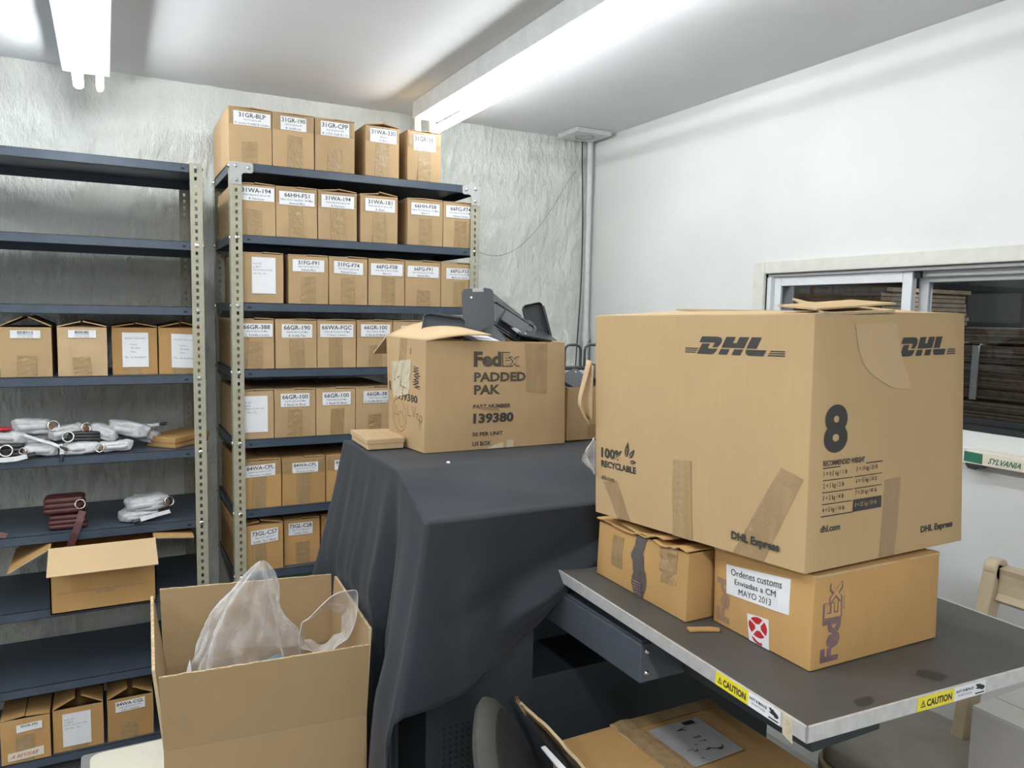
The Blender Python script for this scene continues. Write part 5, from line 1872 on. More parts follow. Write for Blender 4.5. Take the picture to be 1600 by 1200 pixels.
def wallet(x, y, z, w, d, h, rz, tilt, label, wrapped=True, ring=None, strap=None, roll=0.0, tip=False, group='wrapped wallets on the shelf', seed=0, cat='wallet', name='wrapped_wallet', leather='leather_black'):
    t = thing(name, (x, y, z), label, cat, group)
    l = Vector((x, y, z))
    X = Matrix.Translation(l + Vector((0, 0, h / 2)))
    if wrapped:
        mb = MB('wrap')
        pillow(mb, w, d, h, 'wrap', X, seed, 0.011, 18)
        mb.build('tissue_wrap', t, loc=l, smooth=1.2)
        # taped fold across the wrap
        mb = MB('wrap')
        mb.grid(lambda s, v: tuple(l + Vector((w * (-0.36 + 0.72 * s), -d / 2 - 0.0010 - 0.002 * math.sin(PI * s), h * (0.30 + 0.36 * v)))), 6, 2, 'wrap')
        mb.build('wrap_fold', t, loc=l, smooth=3.2, solid=0.001)
    else:
        # three-fold clutch: stacked leather leaves with rounded spine
        for k in range(3):
            mb = MB(leather)
            pillow(mb, w * (1 - 0.02 * k), d * (1 - 0.03 * k), h * 0.40, leather, Matrix.Translation(l + Vector((0, 0, h * (0.2 + 0.30 * k)))), seed + k, 0.0016, 8, 7)
            mb.build('leaf', t, loc=l, smooth=1.0)
    if ring:
        rx_, ry_, rr = ring
        mb = MB('steel')
        mb.ring(l + Vector((rx_ * w / 2, -d / 2 - rr * 0.35, h * 0.55)), rr, rr * 0.17, 'steel', (0.35 * rx_, -0.9, 0.25), 22)
        mb.build('ring', t, loc=l, smooth=3.2)
        mb = MB('leather_brown' if wrapped else leather)
        mb.tube([tuple(l + Vector((rx_ * w / 2 * 0.80, -d / 2 * 0.8, h * 0.5))), tuple(l + Vector((rx_ * w / 2 * 0.93, -d / 2 - rr * 0.3, h * 0.5)))], rr * 0.5, 'leather_brown' if wrapped else leather, 8)
        mb.build('ring_tab', t, loc=l, smooth=0.8)
    t.rotation_euler = (roll, tilt, rz)
    return t


z5 = LZ[4] + 0.001
wl = [
    # x, y, z, w, d, h, rz, tilt, roll, label, wrapped, ring
    (-0.222, 2.985, z5 + 0.070, 0.118, 0.062, 0.050, 0.05, 0.02, 0.0, 'white wrapped wallet topping the heap beside the red tab', True, (0.98, -0.4, 0.017)),
    (-0.125, 2.985, z5 + 0.050, 0.118, 0.062, 0.044, 0.22, -0.16, 0.0, 'white wrapped wallet with a bright ring, second along the top of the heap', True, (0.98, -0.3, 0.018)),
    (-0.303, 2.975, z5 + 0.044, 0.130, 0.062, 0.044, -0.10, 0.10, 0.0, 'white wrapped wallet cut by the edge of the picture beneath the top one', True, None),
    (-0.225, 3.005, z5 + 0.026, 0.110, 0.060, 0.036, 0.2, -0.15, 0.0, 'greyish wrapped wallet buried in the middle of the heap', True, None),
    (-0.022, 2.985, z5 + 0.042, 0.088, 0.062, 0.044, -0.35, 0.30, 0.0, 'white wrapped wallet slumping with its brown ring end up', True, (-0.98, -0.3, 0.013)),
    (0.058, 2.995, z5 + 0.046, 0.128, 0.070, 0.048, -0.25, 0.20, 0.0, 'large white wrapped wallet lying over the window end of the heap', True, None),
    (0.112, 3.035, z5 + 0.020, 0.095, 0.060, 0.040, -0.35, 0.22, 0.0, 'white wrapped wallet sliding toward the flat kraft box', True, None),
    (0.020, 2.945, z5 + 0.002, 0.098, 0.056, 0.034, 0.0, -0.02, 0.0, 'white wrapped wallet on the shelf edge with a brown ring end', True, (-0.98, -0.3, 0.014)),
    (-0.085, 2.945, z5 + 0.002, 0.105, 0.060, 0.038, 0.05, -0.02, 0.0, 'white wrapped wallet lying flat under the black wallet', True, None),
    (-0.200, 2.945, z5 + 0.002, 0.100, 0.060, 0.038, -0.05, 0.02, 0.0, 'white wrapped wallet lying flat in the bottom row beside a knotted strap', True, (-0.95, -0.5, 0.010)),
    (-0.075, 2.965, z5 + 0.040, 0.100, 0.058, 0.034, 0.05, 0.04, 0.0, 'black zip wallet with a silver ring among the white ones', False, (-0.95, -0.7, 0.017)),
    (-0.300, 2.955, z5 + 0.002, 0.115, 0.060, 0.044, 0.0, 0.0, 0.0, 'black wallet with large ring at the picture edge of the heap', False, (0.1, -1.0, 0.018)),
    (-0.150, 3.060, z5 + 0.002, 0.13, 0.06, 0.050, 0.1, 0.0, 0.0, 'white wrapped wallet hidden at the back of the heap', True, None),
    (-0.020, 3.060, z5 + 0.002, 0.13, 0.06, 0.046, -0.1, 0.0, 0.0, 'white wrapped wallet at the back behind the slumping one', True, None),
]
for i, (x, y, z, w, d, h, rz, tl, rl, lb, wr, rg) in enumerate(wl):
    wallet(x, y, z, w, d, h, rz, tl, lb, wr, rg, roll=rl, seed=i, name='wrapped_wallet' if wr else 'leather_wallet')


def strap(name, pts, w, mat, label, tipmat=None, cat='wrist strap', group=None):
    t = thing(name, pts[0], label, cat, group)
    pts = [Vector(p) for p in pts]
    mb = MB(mat)
    n = len(pts)
    side = []
    for i in range(n):
        d = (pts[min(i + 1, n - 1)] - pts[max(i - 1, 0)]).normalized()
        q = d.cross(Vector((0.1, -0.85, 0.5)).normalized()).normalized()
        side.append(q)
    for i in range(n - 1):
        a, b = pts[i], pts[i + 1]
        th = Vector((0, -0.0028, 0.0018))
        P = [a - side[i] * w / 2, a + side[i] * w / 2, b + side[i + 1] * w / 2, b - side[i + 1] * w / 2]
        Q = [p + th for p in P]
        mb.add(P + Q, [(3, 2, 1, 0), (4, 5, 6, 7), (0, 1, 5, 4), (1, 2, 6, 5), (2, 3, 7, 6), (3, 0, 4, 7)], mat)
    mb.build('band', t, smooth=0.6)
    if tipmat:
        mb = MB(tipmat)
        d = (pts[-1] - pts[-2]).normalized()
        mb.tube([pts[-1] - d * 0.004, pts[-1] + d * 0.020], [w * 0.55, w * 0.52], tipmat, 8)
        mb.build('end_cap', t, loc=pts[-1], smooth=0.8)
    return t


sg = 'wrist straps in the wallet heap'
strap('wrist_strap', [(-0.330, 2.888, z5 + 0.004), (-0.30, 2.889, z5 + 0.001), (-0.265, 2.890, z5 + 0.002), (-0.230, 2.892, z5 + 0.010)], 0.016, 'wrap', 'white wrist strap with black end along the shelf lip', 'leather_black', group=sg)
strap('wrist_strap', [(0.085, 3.02, z5 + 0.078), (0.11, 3.015, z5 + 0.074), (0.14, 3.01, z5 + 0.074), (0.165, 3.005, z5 + 0.078)], 0.011, 'wrap', 'thin white wrist strap sticking out over the kraft box', 'leather_black', group=sg)
strap('wrist_strap', [(-0.245, 2.935, z5 + 0.072), (-0.205, 2.92, z5 + 0.056), (-0.17, 2.912, z5 + 0.044), (-0.14, 2.905, z5 + 0.030)], 0.010, 'wrap', 'white wrist strap slanting down the front of the heap', 'leather_black', group=sg)
strap('wrist_strap', [(-0.142, 2.908, z5 + 0.040), (-0.138, 2.902, z5 + 0.020), (-0.139, 2.898, z5 + 0.004)], 0.012, 'wrap', 'short white strap hanging between the two flat wallets', 'leather_black', group=sg)
t = thing('red_tab', (-0.300, 2.955, z5 + 0.088), 'small red leather tab at the picture edge of the wallet heap', 'tab')
mb = MB('red')
pillow(mb, 0.040, 0.03, 0.010, 'red', Matrix.Translation((-0.300, 2.955, z5 + 0.093)), 2, 0.001)
mb.build('tab', t, smooth=1.0)

z6 = LZ[5] + 0.001
bw = 'burgundy wallets on the shelf'
wallet(-0.130, 2.975, z6, 0.118, 0.085, 0.050, 0.0, 0.0, 'lower burgundy leather wallet on the shelf, under its twin', False, None, group=bw, seed=31, name='leather_wallet', leather='leather')
wallet(-0.138, 2.985, z6 + 0.051, 0.125, 0.09, 0.058, -0.06, -0.02, 'upper burgundy leather wallet with silver ring, stacked on its twin', False, (0.80, -0.95, 0.015), group=bw, seed=35, name='leather_wallet', leather='leather')
strap('wrist_strap', [(-0.085, 2.928, z6 + 0.060), (-0.095, 2.900, z6 + 0.030), (-0.108, 2.893, z6 - 0.005), (-0.122, 2.890, z6 - 0.045), (-0.128, 2.889, z6 - 0.060)], 0.022, 'leather', 'burgundy strap hanging from the ring over the shelf lip')
strap('wrist_strap', [(-0.345, 2.92, z6 + 0.014), (-0.322, 2.915, z6 + 0.010), (-0.300, 2.912, z6 + 0.003)], 0.018, 'leather', 'end of a burgundy strap at the picture edge of the shelf')
wg = 'white wrapped wallets beside the burgundy pair'
wallet(0.085, 2.985, z6, 0.120, 0.10, 0.036, 0.12, 0.0, 'lower white wrapped wallet under the fuller one, facing the burgundy pair', True, None, group=wg, seed=41)
wallet(0.112, 2.995, z6 + 0.034, 0.140, 0.10, 0.048, 0.10, -0.06, 'upper white wrapped wallet with dark ring end, facing the burgundy pair', True, (0.98, -0.3, 0.016), group=wg, seed=44)
strap('wrist_strap', [(0.185, 2.935, z6 + 0.030), (0.15, 2.922, z6 + 0.026), (0.11, 2.912, z6 + 0.020), (0.085, 2.908, z6 + 0.014)], 0.014, 'wrap', 'white strap with black end across the wrapped wallet pair', 'leather_black')

# ------------------------------------------------------------------ open carton jutting off the half-empty shelf
x0, x1, yf, yb, z0, z1 = -0.182, 0.131, 2.835, 3.14, LZ[6] + 0.001, 0.7195
t = thing('open_carton', (0, yf, z0), 'open carton jutting off the half-empty shelf, its lids spread wide', 'cardboard box')
mb = MB('kraft_dark', 'kraft_edge', 'ink_grey')
T = 0.004
for lo, hi in (((x0, yf, z0), (x1, yf + T, z1)), ((x0, yb - T, z0), (x1, yb, z1)), ((x0, yf, z0), (x0 + T, yb, z1)), ((x1 - T, yf, z0), (x1, yb, z1)), ((x0, yf, z0), (x1, yb, z0 + T))):
    mb.box(lo, hi, 'kraft_dark')
F = Face((x0, yf, z0), (x1, yf, z0), (x1, yf, z1), (x0, yf, z1))
F.text(mb, 'EMPAQUE PARA ACCESORIOS DE PIEL - MANEJESE CON CUIDADO', 0.06, 0.29, 0.93, 0.315, 'ink_grey', 0.0, 0.0006, res=1)
F.text(mb, 'HECHO EN MEXICO', 0.42, 0.25, 0.60, 0.275, 'ink_grey', 0.0, 0.0006, res=1)
mb.build('body', t, loc=(0, yf, z0))
mb = MB('kraft_pale', 'kraft_edge')
slab(mb, [(x0 - 0.003, yf - 0.085, z1 - 0.066), (x1 + 0.004, yf - 0.085, z1 - 0.066), (x1, yf, z1 + 0.002), (x0, yf, z1 + 0.002)], 0.004, 'kraft_pale', 'kraft_edge')
mb.build('front_flap', t, loc=(0, yf, z1))
mb = MB('kraft_dark', 'kraft_edge')
slab(mb, [(x0, yf + 0.004, z1 + 0.001), (x0, yb - 0.01, z1 + 0.001), (x0 - 0.115, yb - 0.01, z1 - 0.065), (x0 - 0.115, yf + 0.004, z1 - 0.065)], 0.004, 'kraft_dark', 'kraft_edge')
mb.build('side_flap', t, loc=(x0, yf, z1))
mb = MB('kraft_dark', 'kraft_edge')
slab(mb, [(x1 + 0.125, yf + 0.02, z1 - 0.016), (x1 + 0.125, yb - 0.02, z1 - 0.016), (x1, yb - 0.01, z1 + 0.001), (x1, yf + 0.004, z1 + 0.001)], 0.004, 'kraft_dark', 'kraft_edge')
mb.build('side_flap', t, loc=(x1, yf, z1))

# ------------------------------------------------------------------ large open carton in front, with plastic bags
ZR = 0.800
bl = [(0.097, 1.955), (0.072, 1.558), (0.475, 1.522), (0.506, 1.940)]      # far-left, near-left, near-right, far-right at flap tops
zc = ZR - 0.152
t = thing('open_carton', (0.29, 1.74, FZ), 'largest open carton standing on the floor with plastic bags poking out', 'cardboard box')
mb = MB('kraft_tan', 'kraft_edge', 'kraft_in')
bl2 = [(0.102, 1.945), (0.078, 1.561), (0.470, 1.526), (0.502, 1.935)]


def wall(mb, a, b, z0, z1, T=0.006, out=(0, -1), wav=0.0):
    a, b = Vector((*a, 0)), Vector((*b, 0))
    d = (b - a).normalized()
    nn = Vector((d.y, -d.x, 0)) * T
    c_ = [a, b, b - nn, a - nn]
    mb.add([(p.x, p.y, z0) for p in c_] + [(p.x, p.y, z1) for p in c_], [(0, 3, 2, 1), (0, 1, 5, 4), (1, 2, 6, 5), (2, 3, 7, 6), (3, 0, 4, 7)], 'kraft_tan')
    mb.add([(p.x, p.y, z1) for p in c_], [(0, 1, 2, 3)], 'kraft_edge')


for i in range(4):
    j = (i + 1) % 4
    wall(mb, bl2[i], bl2[j], FZ + 0.001, zc)
mb.add([(*p, FZ + 0.004) for p in bl2], [(0, 1, 2, 3)], 'kraft_in')
mb.build('body', t)


def upflap(a, b, a2, b2, z0, z1a, z1b, name, ja=0.0, jb=0.0, seed=0, ca=0.0, cb=0.0):
    """flap standing up from crease a-b to its ragged top edge a2-b2; ca/cb cut the corners"""
    mb = MB('kraft_tan', 'flute')
    a, b, a2, b2 = [Vector((*p, 0)) for p in (a, b, a2, b2)]
    d = (b - a).normalized()
    nn = Vector((d.y, -d.x, 0)) * 0.006
    N = 26
    vo, vi, vo1, vi1 = [], [], [], []
    for k in range(N + 1):
        s = k / N
        p = a.lerp(b, s)
        q = a2.lerp(b2, s)
        zt = z1a + (z1b - z1a) * s + 0.0022 * noise.noise(Vector((s * 30, seed, 1)))
        zt -= ca * max(0, 1 - s / 0.75) if ca else 0
        zt -= cb * max(0, (s - 0.25) / 0.75) if cb else 0
        vo.append((p.x, p.y, z0))
        vo1.append((q.x, q.y, zt))
        p, q = p - nn, q - nn
        vi.append((p.x, p.y, z0))
        vi1.append((q.x, q.y, zt))
    n = N + 1
    vs = vo + vo1 + vi1 + vi
    for k in range(N):
        mb.add([vo[k], vo[k + 1], vo1[k + 1], vo1[k]], [(0, 1, 2, 3)], 'kraft_tan')
        mb.add([vi[k + 1], vi[k], vi1[k], vi1[k + 1]], [(0, 1, 2, 3)], 'kraft_tan')
        mb.add([vo1[k], vo1[k + 1], vi1[k + 1], vi1[k]], [(0, 1, 2, 3)], 'flute')
    for k in (0, N):
        mb.add([vo[k], vo1[k], vi1[k], vi[k]], [(0, 1, 2, 3)] if k == 0 else [(3, 2, 1, 0)], 'kraft_edge')
    return mb.build(name, t, loc=(a.x, a.y, z0))


upflap(bl2[1], bl2[2], bl[1], bl[2], zc + 0.0005, ZR - 0.002, ZR + 0.002, 'front_flap', seed=1)
upflap(bl2[3], bl2[0], (0.503, 1.950), (0.097, 1.952), zc + 0.0005, ZR + 0.018, ZR + 0.039, 'back_flap', seed=2)
upflap(bl2[0], bl2[1], (0.076, 1.930), (0.062, 1.600), zc + 0.0005, ZR + 0.032, ZR - 0.004, 'side_flap', seed=3)
upflap(bl2[2], bl2[3], (0.496, 1.575), (0.511, 1.920), zc + 0.0005, ZR + 0.014, ZR + 0.020, 'side_flap', seed=4)
# corrugated wall showing at the raw top edges
# contents: poly bags, blue film, a white scrap
t2 = thing('packing_filler', (0.29, 1.74, FZ + 0.01), 'pale blue packing film bundled under the plastic bags', 'packing film')
mb = MB('blue')
pillow(mb, 0.30, 0.22, 0.74, 'blue', Matrix.Translation((0.265, 1.72, FZ + 0.42)), 4, 0.03, 14, 3.0)
mb.build('film_bundle', t2, smooth=3.2)


def bag(s, v):
    # s around, v from base to knot
    a = 2 * PI * s
    k = (1 - v) ** 0.75 * (1 + 0.10 * math.sin(3 * a + 1))
    w = 0.094 * k + 0.004
    d = 0.080 * k + 0.003
    cx = 0.272 + 0.020 * v - 0.008 * math.sin(v * 4)
    cy = 1.74 + 0.02 * v
    z = 0.715 + 0.222 * v ** 0.92
    f = noise.noise(Vector((math.cos(a) * 2.2, math.sin(a) * 2.2, v * 3.0)))
    g = noise.noise(Vector((math.cos(a) * 6, math.sin(a) * 6, v * 5.0 + 9)))
    r = 1 + 0.22 * f + 0.10 * g + 0.05 * (1 - 2 * abs(((a * 1.9 + 2.2 * v + 1.2 * f) % 1.0) - 0.5))
    return (cx + w * r * math.cos(a) - (0.03 * (1 - v) if math.cos(a) < -0.6 else 0), cy + d * r * math.sin(a), z + 0.012 * f * (1 - v))


mb = MB('bag')
mb.grid(bag, 72, 44, 'bag')
o = mb.build('plastic_bag', smooth=3.2)
tag(o, 'clear plastic bag gathered to a peak in the largest open carton', 'plastic bag', 'plastic bags in the large carton')


def bag2(s, v):
    a = 2 * PI * s
    f = noise.noise(Vector((math.cos(a) * 1.8, math.sin(a) * 1.8, v * 2.5 + 5)))
    rx, rz = 0.060 * (1 + 0.14 * f) * (1 - 0.25 * v), 0.058 * (1 + 0.10 * f) * (1 - 0.2 * v)
    ux_, uz_ = math.cos(a), math.sin(a)
    lift = 0.05 * max(0, math.cos(a - 0.75)) ** 3 * (1 - v)
    return (0.412 + rx * ux_ + 0.02 * v + 0.35 * lift, 1.640 + 0.10 * v - 0.015 * uz_, 0.798 + rz * uz_ - 0.03 * v + lift + 0.006 * math.sin(5 * a))


mb = MB('bag')
mb.grid(bag2, 60, 16, 'bag')
mb.tube([bag2(k / 60, 0) for k in range(60)], 0.0009, 'paper', 5, closed=True)
o = mb.build('plastic_bag', smooth=3.2)
tag(o, 'clear plastic bag with round open mouth beside the peaked bag', 'plastic bag', 'plastic bags in the large carton')
mb = MB('paper')
mb.add([(0.118, 1.58, 0.775), (0.134, 1.582, 0.775), (0.130, 1.584, 0.811), (0.118, 1.586, 0.76), (0.134, 1.588, 0.76), (0.130, 1.589, 0.810)], [(0, 1, 2), (3, 5, 4), (0, 2, 5, 3), (1, 4, 5, 2), (0, 3, 4, 1)], 'paper')
tag(mb.build('paper_scrap'), 'tiny white paper corner inside the near edge of the largest open carton', 'scrap')

# ------------------------------------------------------------------ cream lidded bin on the floor
t = thing('storage_bin', (0.1, 2.30, FZ), 'grey bin with cream rounded lid on the floor behind the largest open carton', 'bin')
mb = MB('grey_plastic')
mb.prism([(x + 0.115, y + 2.290) for x, y in rrect(0.40, 0.33, 0.03)], FZ + 0.001, 0.185, 'grey_plastic')
mb.build('tub', t, bevel=0.004)
mb = MB('grey_plastic')
mb.prism([(x + 0.115, y + 2.290) for x, y in rrect(0.42, 0.35, 0.012)], 0.185, 0.200, 'grey_plastic')
mb.build('rim', t, bevel=0.003)
mb = MB('cream')
mb.prism([(x + 0.128, y + 2.287) for x, y in rrect(0.40, 0.32, 0.03)], 0.200, 0.206, 'cream')
mb.build('lid_panel', t, bevel=0.002)

# ------------------------------------------------------------------ office chair with a carton lying on it
t = thing('office_chair', (0.98, 1.02, FZ), 'dark round-backed office chair under the bed, carrying an open carton', 'chair')


def soft_disc(mb, w, h, th, mat, X, rim=None):
    rings = [(0.0, th), (0.55, th * 0.98), (0.86, th * 0.82), (0.965, th * 0.45), (1.0, 0.0), (0.97, -th * 0.35), (0.8, -th * 0.6), (0.0, -th * 0.7)]
    N = 44
    vs, fs = [], []
    for r, z in rings:
        for k in range(N):
            a = 2 * PI * k / N
            c_, s_ = math.cos(a), math.sin(a)
            p = 2.0 / 2.7
            vs.append(X @ Vector((w / 2 * r * math.copysign(abs(c_) ** p, c_), h / 2 * r * math.copysign(abs(s_) ** p, s_), z)))
    for i in range(len(rings) - 1):
        m_ = rim if rim and i in (2, 3, 4) else mat
        f2 = [(i * N + k, i * N + (k + 1) % N, (i + 1) * N + (k + 1) % N, (i + 1) * N + k) for k in range(N)]
        mb.add([], [], m_)
        b0 = len(mb.v)
        for f in f2:
            fs.append((f, m_))
    b0 = len(mb.v)
    mb.v += [tuple(v) for v in vs]
    for f, m_ in fs:
        mb.f.append([b0 + q for q in f[::-1]])
        mb.mi.append(mb.m(m_))


nb = Vector((0.80, -0.42, 0.42)).normalized()
yb_ = Vector((0, 0, 1))
yb_ = (yb_ - nb * yb_.dot(nb)).normalized()
xb = yb_.cross(nb)
bc = Vector((0.655, 1.165, 0.580))
X = Matrix(((xb.x, yb_.x, nb.x, bc.x), (xb.y, yb_.y, nb.y, bc.y), (xb.z, yb_.z, nb.z, bc.z), (0, 0, 0, 1)))
mb = MB('rubber', 'rubber_edge')
soft_disc(mb, 0.40, 0.42, 0.030, 'rubber', X, 'rubber_edge')
mb.build('backrest', t, smooth=0.9)
mb = MB('rubber', 'rubber_edge')
soft_disc(mb, 0.46, 0.44, 0.035, 'rubber', Matrix.Translation((1.02, 1.05, 0.372)), 'rubber_edge')
mb.build('seat', t, smooth=0.9)
mb = MB('black')
mb.tube([(0.640, 1.165, 0.56), (0.635, 1.15, 0.45), (0.68, 1.12, 0.335), (0.98, 1.05, 0.335)], 0.016, 'black', 8)
mb.build('back_bracket', t, smooth=0.8)
mb = MB('black')
mb.tube([(1.02, 1.05, 0.345), (1.02, 1.05, FZ + 0.10)], 0.025, 'black', 12)
mb.build('column', t, smooth=0.8)
for k in range(5):
    a = 2 * PI * k / 5 + 0.3
    mb = MB('black')
    e = (1.02 + 0.25 * math.cos(a), 1.05 + 0.25 * math.sin(a), FZ + 0.07)
    mb.tube([(1.02, 1.05, FZ + 0.12), e], [0.022, 0.014], 'black', 8)
    lg = mb.build('leg', t, smooth=0.8)
    mb = MB('black')
    mb.tube([(e[0], e[1] - 0.012, FZ + 0.029), (e[0], e[1] + 0.012, FZ + 0.029)], 0.028, 'black', 14)
    mb.tube([e, (e[0], e[1], FZ + 0.04)], 0.006, 'black', 6)
    mb.build('caster', lg, smooth=0.8)

# carton with courier waybill on the chair
x0, x1, y0, y1, z0, z1 = 0.815, 1.240, 0.98, 1.330, 0.409, 0.600
t = thing('waybill_carton', ((x0 + x1) / 2, y1, z0), 'brown carton with a grimy waybill pouch, lying on the office chair under the bed', 'cardboard box')
mb = MB('kraft_dark', 'kraft_edge')
mb.box((x0, y0, z0), (x1, y1, z1 - 0.005), 'kraft_dark')
mb.build('body', t, bevel=0.003)
mb = MB('kraft_dark', 'kraft_edge')
slab(mb, [(x0 + 0.002, y0, z1), (x0 + 0.170, y0, z1), (x0 + 0.150, y1, z1), (x0 + 0.002, y1, z1)], 0.004, 'kraft_dark', 'kraft_edge')
mb.build('flap', t, loc=(x0, y0, z1))
mb = MB('kraft_dark', 'kraft_edge')
slab(mb, [(x0 + 0.158, y0, z1 + 0.004), (x1, y0, z1), (x1, y1, z1), (x0 + 0.145, y1, z1 + 0.006)], 0.004, 'kraft_dark', 'kraft_edge')
mb.build('flap', t, loc=(x1, y0, z1))
Ft = Face((x0, y0, z1 + 0.0075), (x1, y0, z1 + 0.0045), (x1, y1, z1 + 0.0045), (x0, y1, z1 + 0.0075))
mb = MB('plate', 'ink', 'ink_grey')
q = [(0.48, 0.40), (0.80, 0.42), (0.80, 0.83), (0.48, 0.83)]
Ft.strip(mb, q, 'plate', 0.0012, 6, 6, 0.001)
G = SubFace(Ft, q, 0.0024)
rnd = random.Random(9)
for k in range(14):
    uu, vv = rnd.uniform(0.1, 0.7), rnd.uniform(0.1, 0.85)
    G.line(mb, [(uu, vv), (uu + rnd.uniform(.03, .16), vv + rnd.uniform(-.02, .02)), (uu + rnd.uniform(.05, .2), vv + rnd.uniform(-.05, .05))], 0.0022, 'ink' if k % 2 else 'ink_grey', 0.0005)
G.poly(mb, [(0.62, 0.86), (0.84, 0.86), (0.84, 0.95), (0.62, 0.95)], 'ink', 0.0005)
tag(mb.build('waybill', t, loc=Ft.p(.6, .6)), 'grimy white waybill')
mb = MB('tape_clear')
Ft.strip(mb, [(0.36, -0.01), (0.50, -0.01), (0.46, 1.0), (0.34, 1.0)], 'tape_clear', 0.0008, 4, 16, 0.004)
mb.build('tape', t, loc=Ft.p(.45, .5))
mb = MB('tape')
Ft.strip(mb, [(0.36, 0.88), (1.0, 0.90), (1.0, 0.985), (0.36, 0.985)], 'tape', 0.0008, 6, 3, 0.003)
mb.build('tape', t, loc=Ft.p(.7, .95))
# raised side flap wrapped in tape, leaning over the chair back
mb = MB('kraft_dark', 'kraft_edge')
N = 22
edge, hin = [], []
for k in range(N + 1):
    s = k / N
    hin.append(Vector((x0 - 0.004, 1.330 - 0.35 * s, z1 - 0.02)))
    w = 0.004 * noise.noise(Vector((s * 12, 3, 1)))
    edge.append(Vector((0.766 + 0.050 * s + 0.004 * math.sin(s * 7), 1.392 - 0.42 * s, 0.668 - 0.05 * s ** 0.7 + w + 0.004 * math.sin(s * 9))))
thn = Vector((0.0042, 0, 0.0042))
for k in range(N):
    mb.add([hin[k], hin[k + 1], edge[k + 1], edge[k]], [(0, 1, 2, 3)], 'kraft_dark')
    mb.add([hin[k + 1] + thn, hin[k] + thn, edge[k] + thn, edge[k + 1] + thn], [(0, 1, 2, 3)], 'kraft_dark')
    mb.add([edge[k], edge[k + 1], edge[k + 1] + thn, edge[k] + thn], [(0, 1, 2, 3)], 'kraft_edge')
mb.add([hin[0], edge[0], edge[0] + thn, hin[0] + thn], [(0, 1, 2, 3)], 'kraft_edge')
ol = mb.build('side_flap', t, loc=(x0, 1.2, z1))
mb = MB('tape_grey')
mb.grid(lambda s, v: tuple(hin[int(v * N)].lerp(edge[int(v * N)], 0.1 + 0.86 * s) + Vector((-0.003 - 0.002 * math.sin(11 * v + 5 * s), 0, -0.002))), 6, N, 'tape_grey')
mb.build('tape_cover', ol, loc=(x0, 1.2, z1), smooth=3.2)
mb = MB('tape_clear')
mb.grid(lambda s, v: tuple(Vector((0.760 + 0.020 * s + 0.006 * math.sin(9 * v), 1.392 + 0.012 - 0.035 * v + 0.006 * math.sin(7 * s), 0.678 - 0.035 * s + 0.006 * math.sin(6 * v)))), 6, 6, 'tape_clear')
mb.build('tape_end', ol, loc=(x0, 1.2, z1), smooth=3.2, solid=0.0006)
t = thing('plastic_strip', (0.74, 1.15, 0.66), 'slim white plastic strip between the chair back and the raised carton flap', 'strip')
mb = MB('paper')
mb.hexa([(0.728, 1.02, 0.640), (0.748, 1.02, 0.640), (0.742, 1.24, 0.656), (0.732, 1.24, 0.656), (0.728, 1.02, 0.645), (0.748, 1.02, 0.645), (0.742, 1.24, 0.660), (0.732, 1.24, 0.660)], 'paper')
mb.build('strip', t, bevel=0.001)

# ------------------------------------------------------------------ wooden armchair by the wall, with a grey carton on its seat
t = thing('wooden_armchair', (1.80, 1.0, FZ), 'pale wooden chair with taupe vinyl seat between the bed and the white wall', 'chair')
mb = MB('vinyl')
mb.prism([(x + 1.765, y + 1.010) for x, y in rrect(0.42, 0.56, 0.07, 6)], 0.395, 0.450, 'vinyl')
mb.build('seat', t, bevel=0.02, seg=4, smooth=0.9)
mb = MB('vinyl_side')
mb.prism([(x + 1.765, y + 1.010) for x, y in rrect(0.44, 0.58, 0.08, 6)], 0.300, 0.400, 'vinyl_side')
mb.build('seat_apron', t, bevel=0.004, smooth=0.9)


def board(mb, path, w, th, mat):
    """curved wooden member in the x-z plane: path of (x,y,z), width along y"""
    P = [Vector(p) for p in path]
    n = len(P)
    ring = []
    for i, p in enumerate(P):
        d = (P[min(i + 1, n - 1)] - P[max(i - 1, 0)]).normalized()
        q = Vector((0, 1, 0)).cross(d).normalized()
        ring.append([p - q * w / 2 + Vector((0, -th / 2, 0)), p + q * w / 2 + Vector((0, -th / 2, 0)), p + q * w / 2 + Vector((0, th / 2, 0)), p - q * w / 2 + Vector((0, th / 2, 0))])
    for a, b in zip(ring, ring[1:]):
        mb.add(a + b, [(0, 1, 5, 4), (1, 2, 6, 5), (2, 3, 7, 6), (3, 0, 4, 7)], mat)
    mb.add(ring[0], [(3, 2, 1, 0)], mat)
    mb.add(ring[-1], [(0, 1, 2, 3)], mat)


for yy in (1.125, 0.62):
    mb = MB('wood')
    pts = [(1.90, yy, 0.30), (1.915, yy, 0.45), (1.94, yy, 0.60), (1.965, yy, 0.72), (1.985, yy, 0.80), (2.000, yy, 0.86), (2.008, yy, 0.885)]
    board(mb, pts, 0.050, 0.034, 'wood')
    mb.tube([(2.006, yy - 0.017, 0.872), (2.006, yy + 0.017, 0.872)], 0.030, 'wood', 20)
    mb.build('back_post', t, loc=(1.95, yy, 0.6), bevel=0.004, smooth=0.7)
mb = MB('wood')
board(mb, [(1.990, 0.865, 0.796), (2.000, 0.865, 0.815), (2.006, 0.865, 0.845), (2.008, 0.865, 0.868), (2.006, 0.865, 0.884)], 0.036, 0.49, 'wood')
mb.build('top_rail', t, loc=(2.0, 0.87, 0.85), bevel=0.008, seg=3, smooth=0.7)
for x in (1.56, 1.93):
    for y in (0.80, 1.24):
        mb = MB('wood')
        mb.tube([(x, y, FZ + 0.001), (x, y, 0.31)], [0.016, 0.022], 'wood', 10)
        mb.build('leg', t, smooth=0.8)
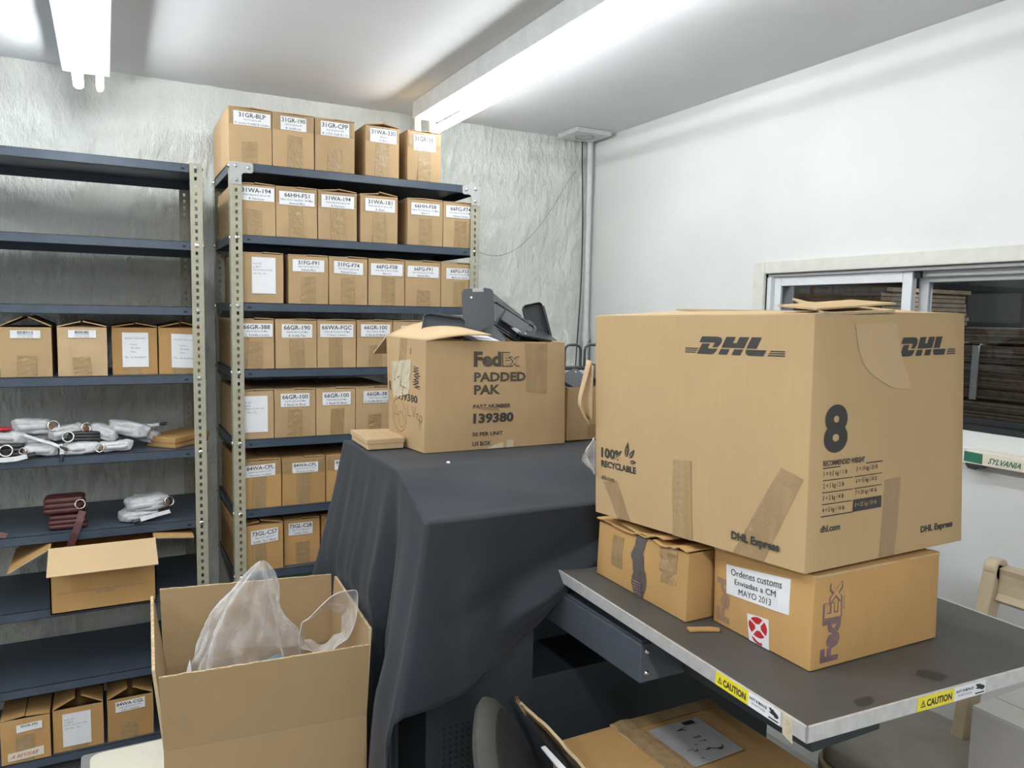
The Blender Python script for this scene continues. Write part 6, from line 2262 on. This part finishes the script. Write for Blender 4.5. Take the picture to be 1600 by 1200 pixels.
for (a, b) in (((1.56, 0.80), (1.93, 0.80)), ((1.56, 1.24), (1.93, 1.24))):
    mb = MB('wood')
    mb.tube([(*a, 0.12), (*b, 0.12)], 0.011, 'wood', 8)
    mb.build('stretcher', t, smooth=0.8)

x0, x1, y0, y1, z0, z1 = 1.705, 1.93, 0.76, 0.985, 0.4515, 0.640
t = thing('grey_carton', ((x0 + x1) / 2, (y0 + y1) / 2, z0), 'silvery grey carton with a clear window, resting on the chair seat', 'box')
mb = MB('silverbox', 'dark')
mb.box((x0, y0, z0), (x1, y1, z1), 'silverbox')
mb.build('body', t, bevel=0.002)
mb = MB('silverbox')
mb.box((x0 + 0.001, y0, z1 + 0.0005), (x0 + 0.085, y1 - 0.001, z1 + 0.003), 'silverbox')
mb.build('lid_flap', t)
mb = MB('silverbox')
mb.box((x0 + 0.088, y0, z1 + 0.0005), (x1, y1 - 0.001, z1 + 0.003), 'silverbox')
mb.build('lid_flap', t)
mb = MB('paper', 'ink_grey', 'blue')
mb.box((x0 + 0.045, y0 + 0.02, z1 + 0.003), (x0 + 0.15, y0 + 0.135, z1 + 0.0042), 'ink_grey')
mb.box((x0 + 0.052, y0 + 0.025, z1 + 0.0042), (x0 + 0.15, y0 + 0.112, z1 + 0.0046), 'paper')
mb.box((x0 + 0.056, y0 + 0.09, z1 + 0.0046), (x0 + 0.15, y0 + 0.096, z1 + 0.0049), 'blue')
mb.build('label', t)

# ------------------------------------------------------------------ tube carton on a bracket below the window
t = thing('tube_carton', (2.205, 0.9, 1.1), 'long narrow lamp-tube carton with green lettering fixed below the window', 'box')
mb = MB('masking', 'green', 'paper')
mb.box((2.190, 0.30, 1.098), (2.231, 1.362, 1.136), 'paper_warm')
F = Face((2.1895, 1.362, 1.098), (2.1895, 0.30, 1.098), (2.1895, 0.30, 1.136), (2.1895, 1.362, 1.136))
Lh = 1.062
pu = lambda y: (1.362 - y) / Lh
F.poly(mb, [(pu(1.340), 0.14), (pu(1.287), 0.10), (pu(1.287), 0.86), (pu(1.340), 0.90)], 'green', 0.0005)
F.text(mb, 'SYLVANIA', pu(1.269), 0.22, pu(1.180), 0.66, 'green', 0.02, 0.0005, shear=0.08)
F.poly(mb, [(pu(1.150), 0.12), (pu(1.05), 0.12), (pu(1.05), 0.88), (pu(1.150), 0.88)], 'green', 0.0005)
mb.build('sleeve', t, loc=(2.2, 0.9, 1.1), bevel=0.002)
mb = MB('tape_clear')
mb.box((2.1888, 1.342, 1.097), (2.2325, 1.366, 1.1375), 'paper')
mb.build('end_tape', t, loc=(2.2, 1.35, 1.1))
t = thing('wall_bracket', (2.215, 1.30, 1.09), 'small black clip bracket holding up the lamp-tube carton', 'bracket')
mb = MB('black')
mb.prism([(1.338, 1.0965), (1.328, 1.084), (1.305, 1.082), (1.290, 1.0965)], 2.190, 2.2365, 'black', Matrix(((0, 0, 1, 0), (1, 0, 0, 0), (0, 1, 0, 0), (0, 0, 0, 1))))
mb.build('clip', t, bevel=0.001)

# lint speck on the cloth
mb = MB('paper')
mb.dome((0.700, 1.64, 1.1525), 0.0048, 0.004, (0, 0, 1), 'paper')
tag(mb.build('lint_speck'), 'tiny white lint speck on top of the charcoal cloth', 'speck')
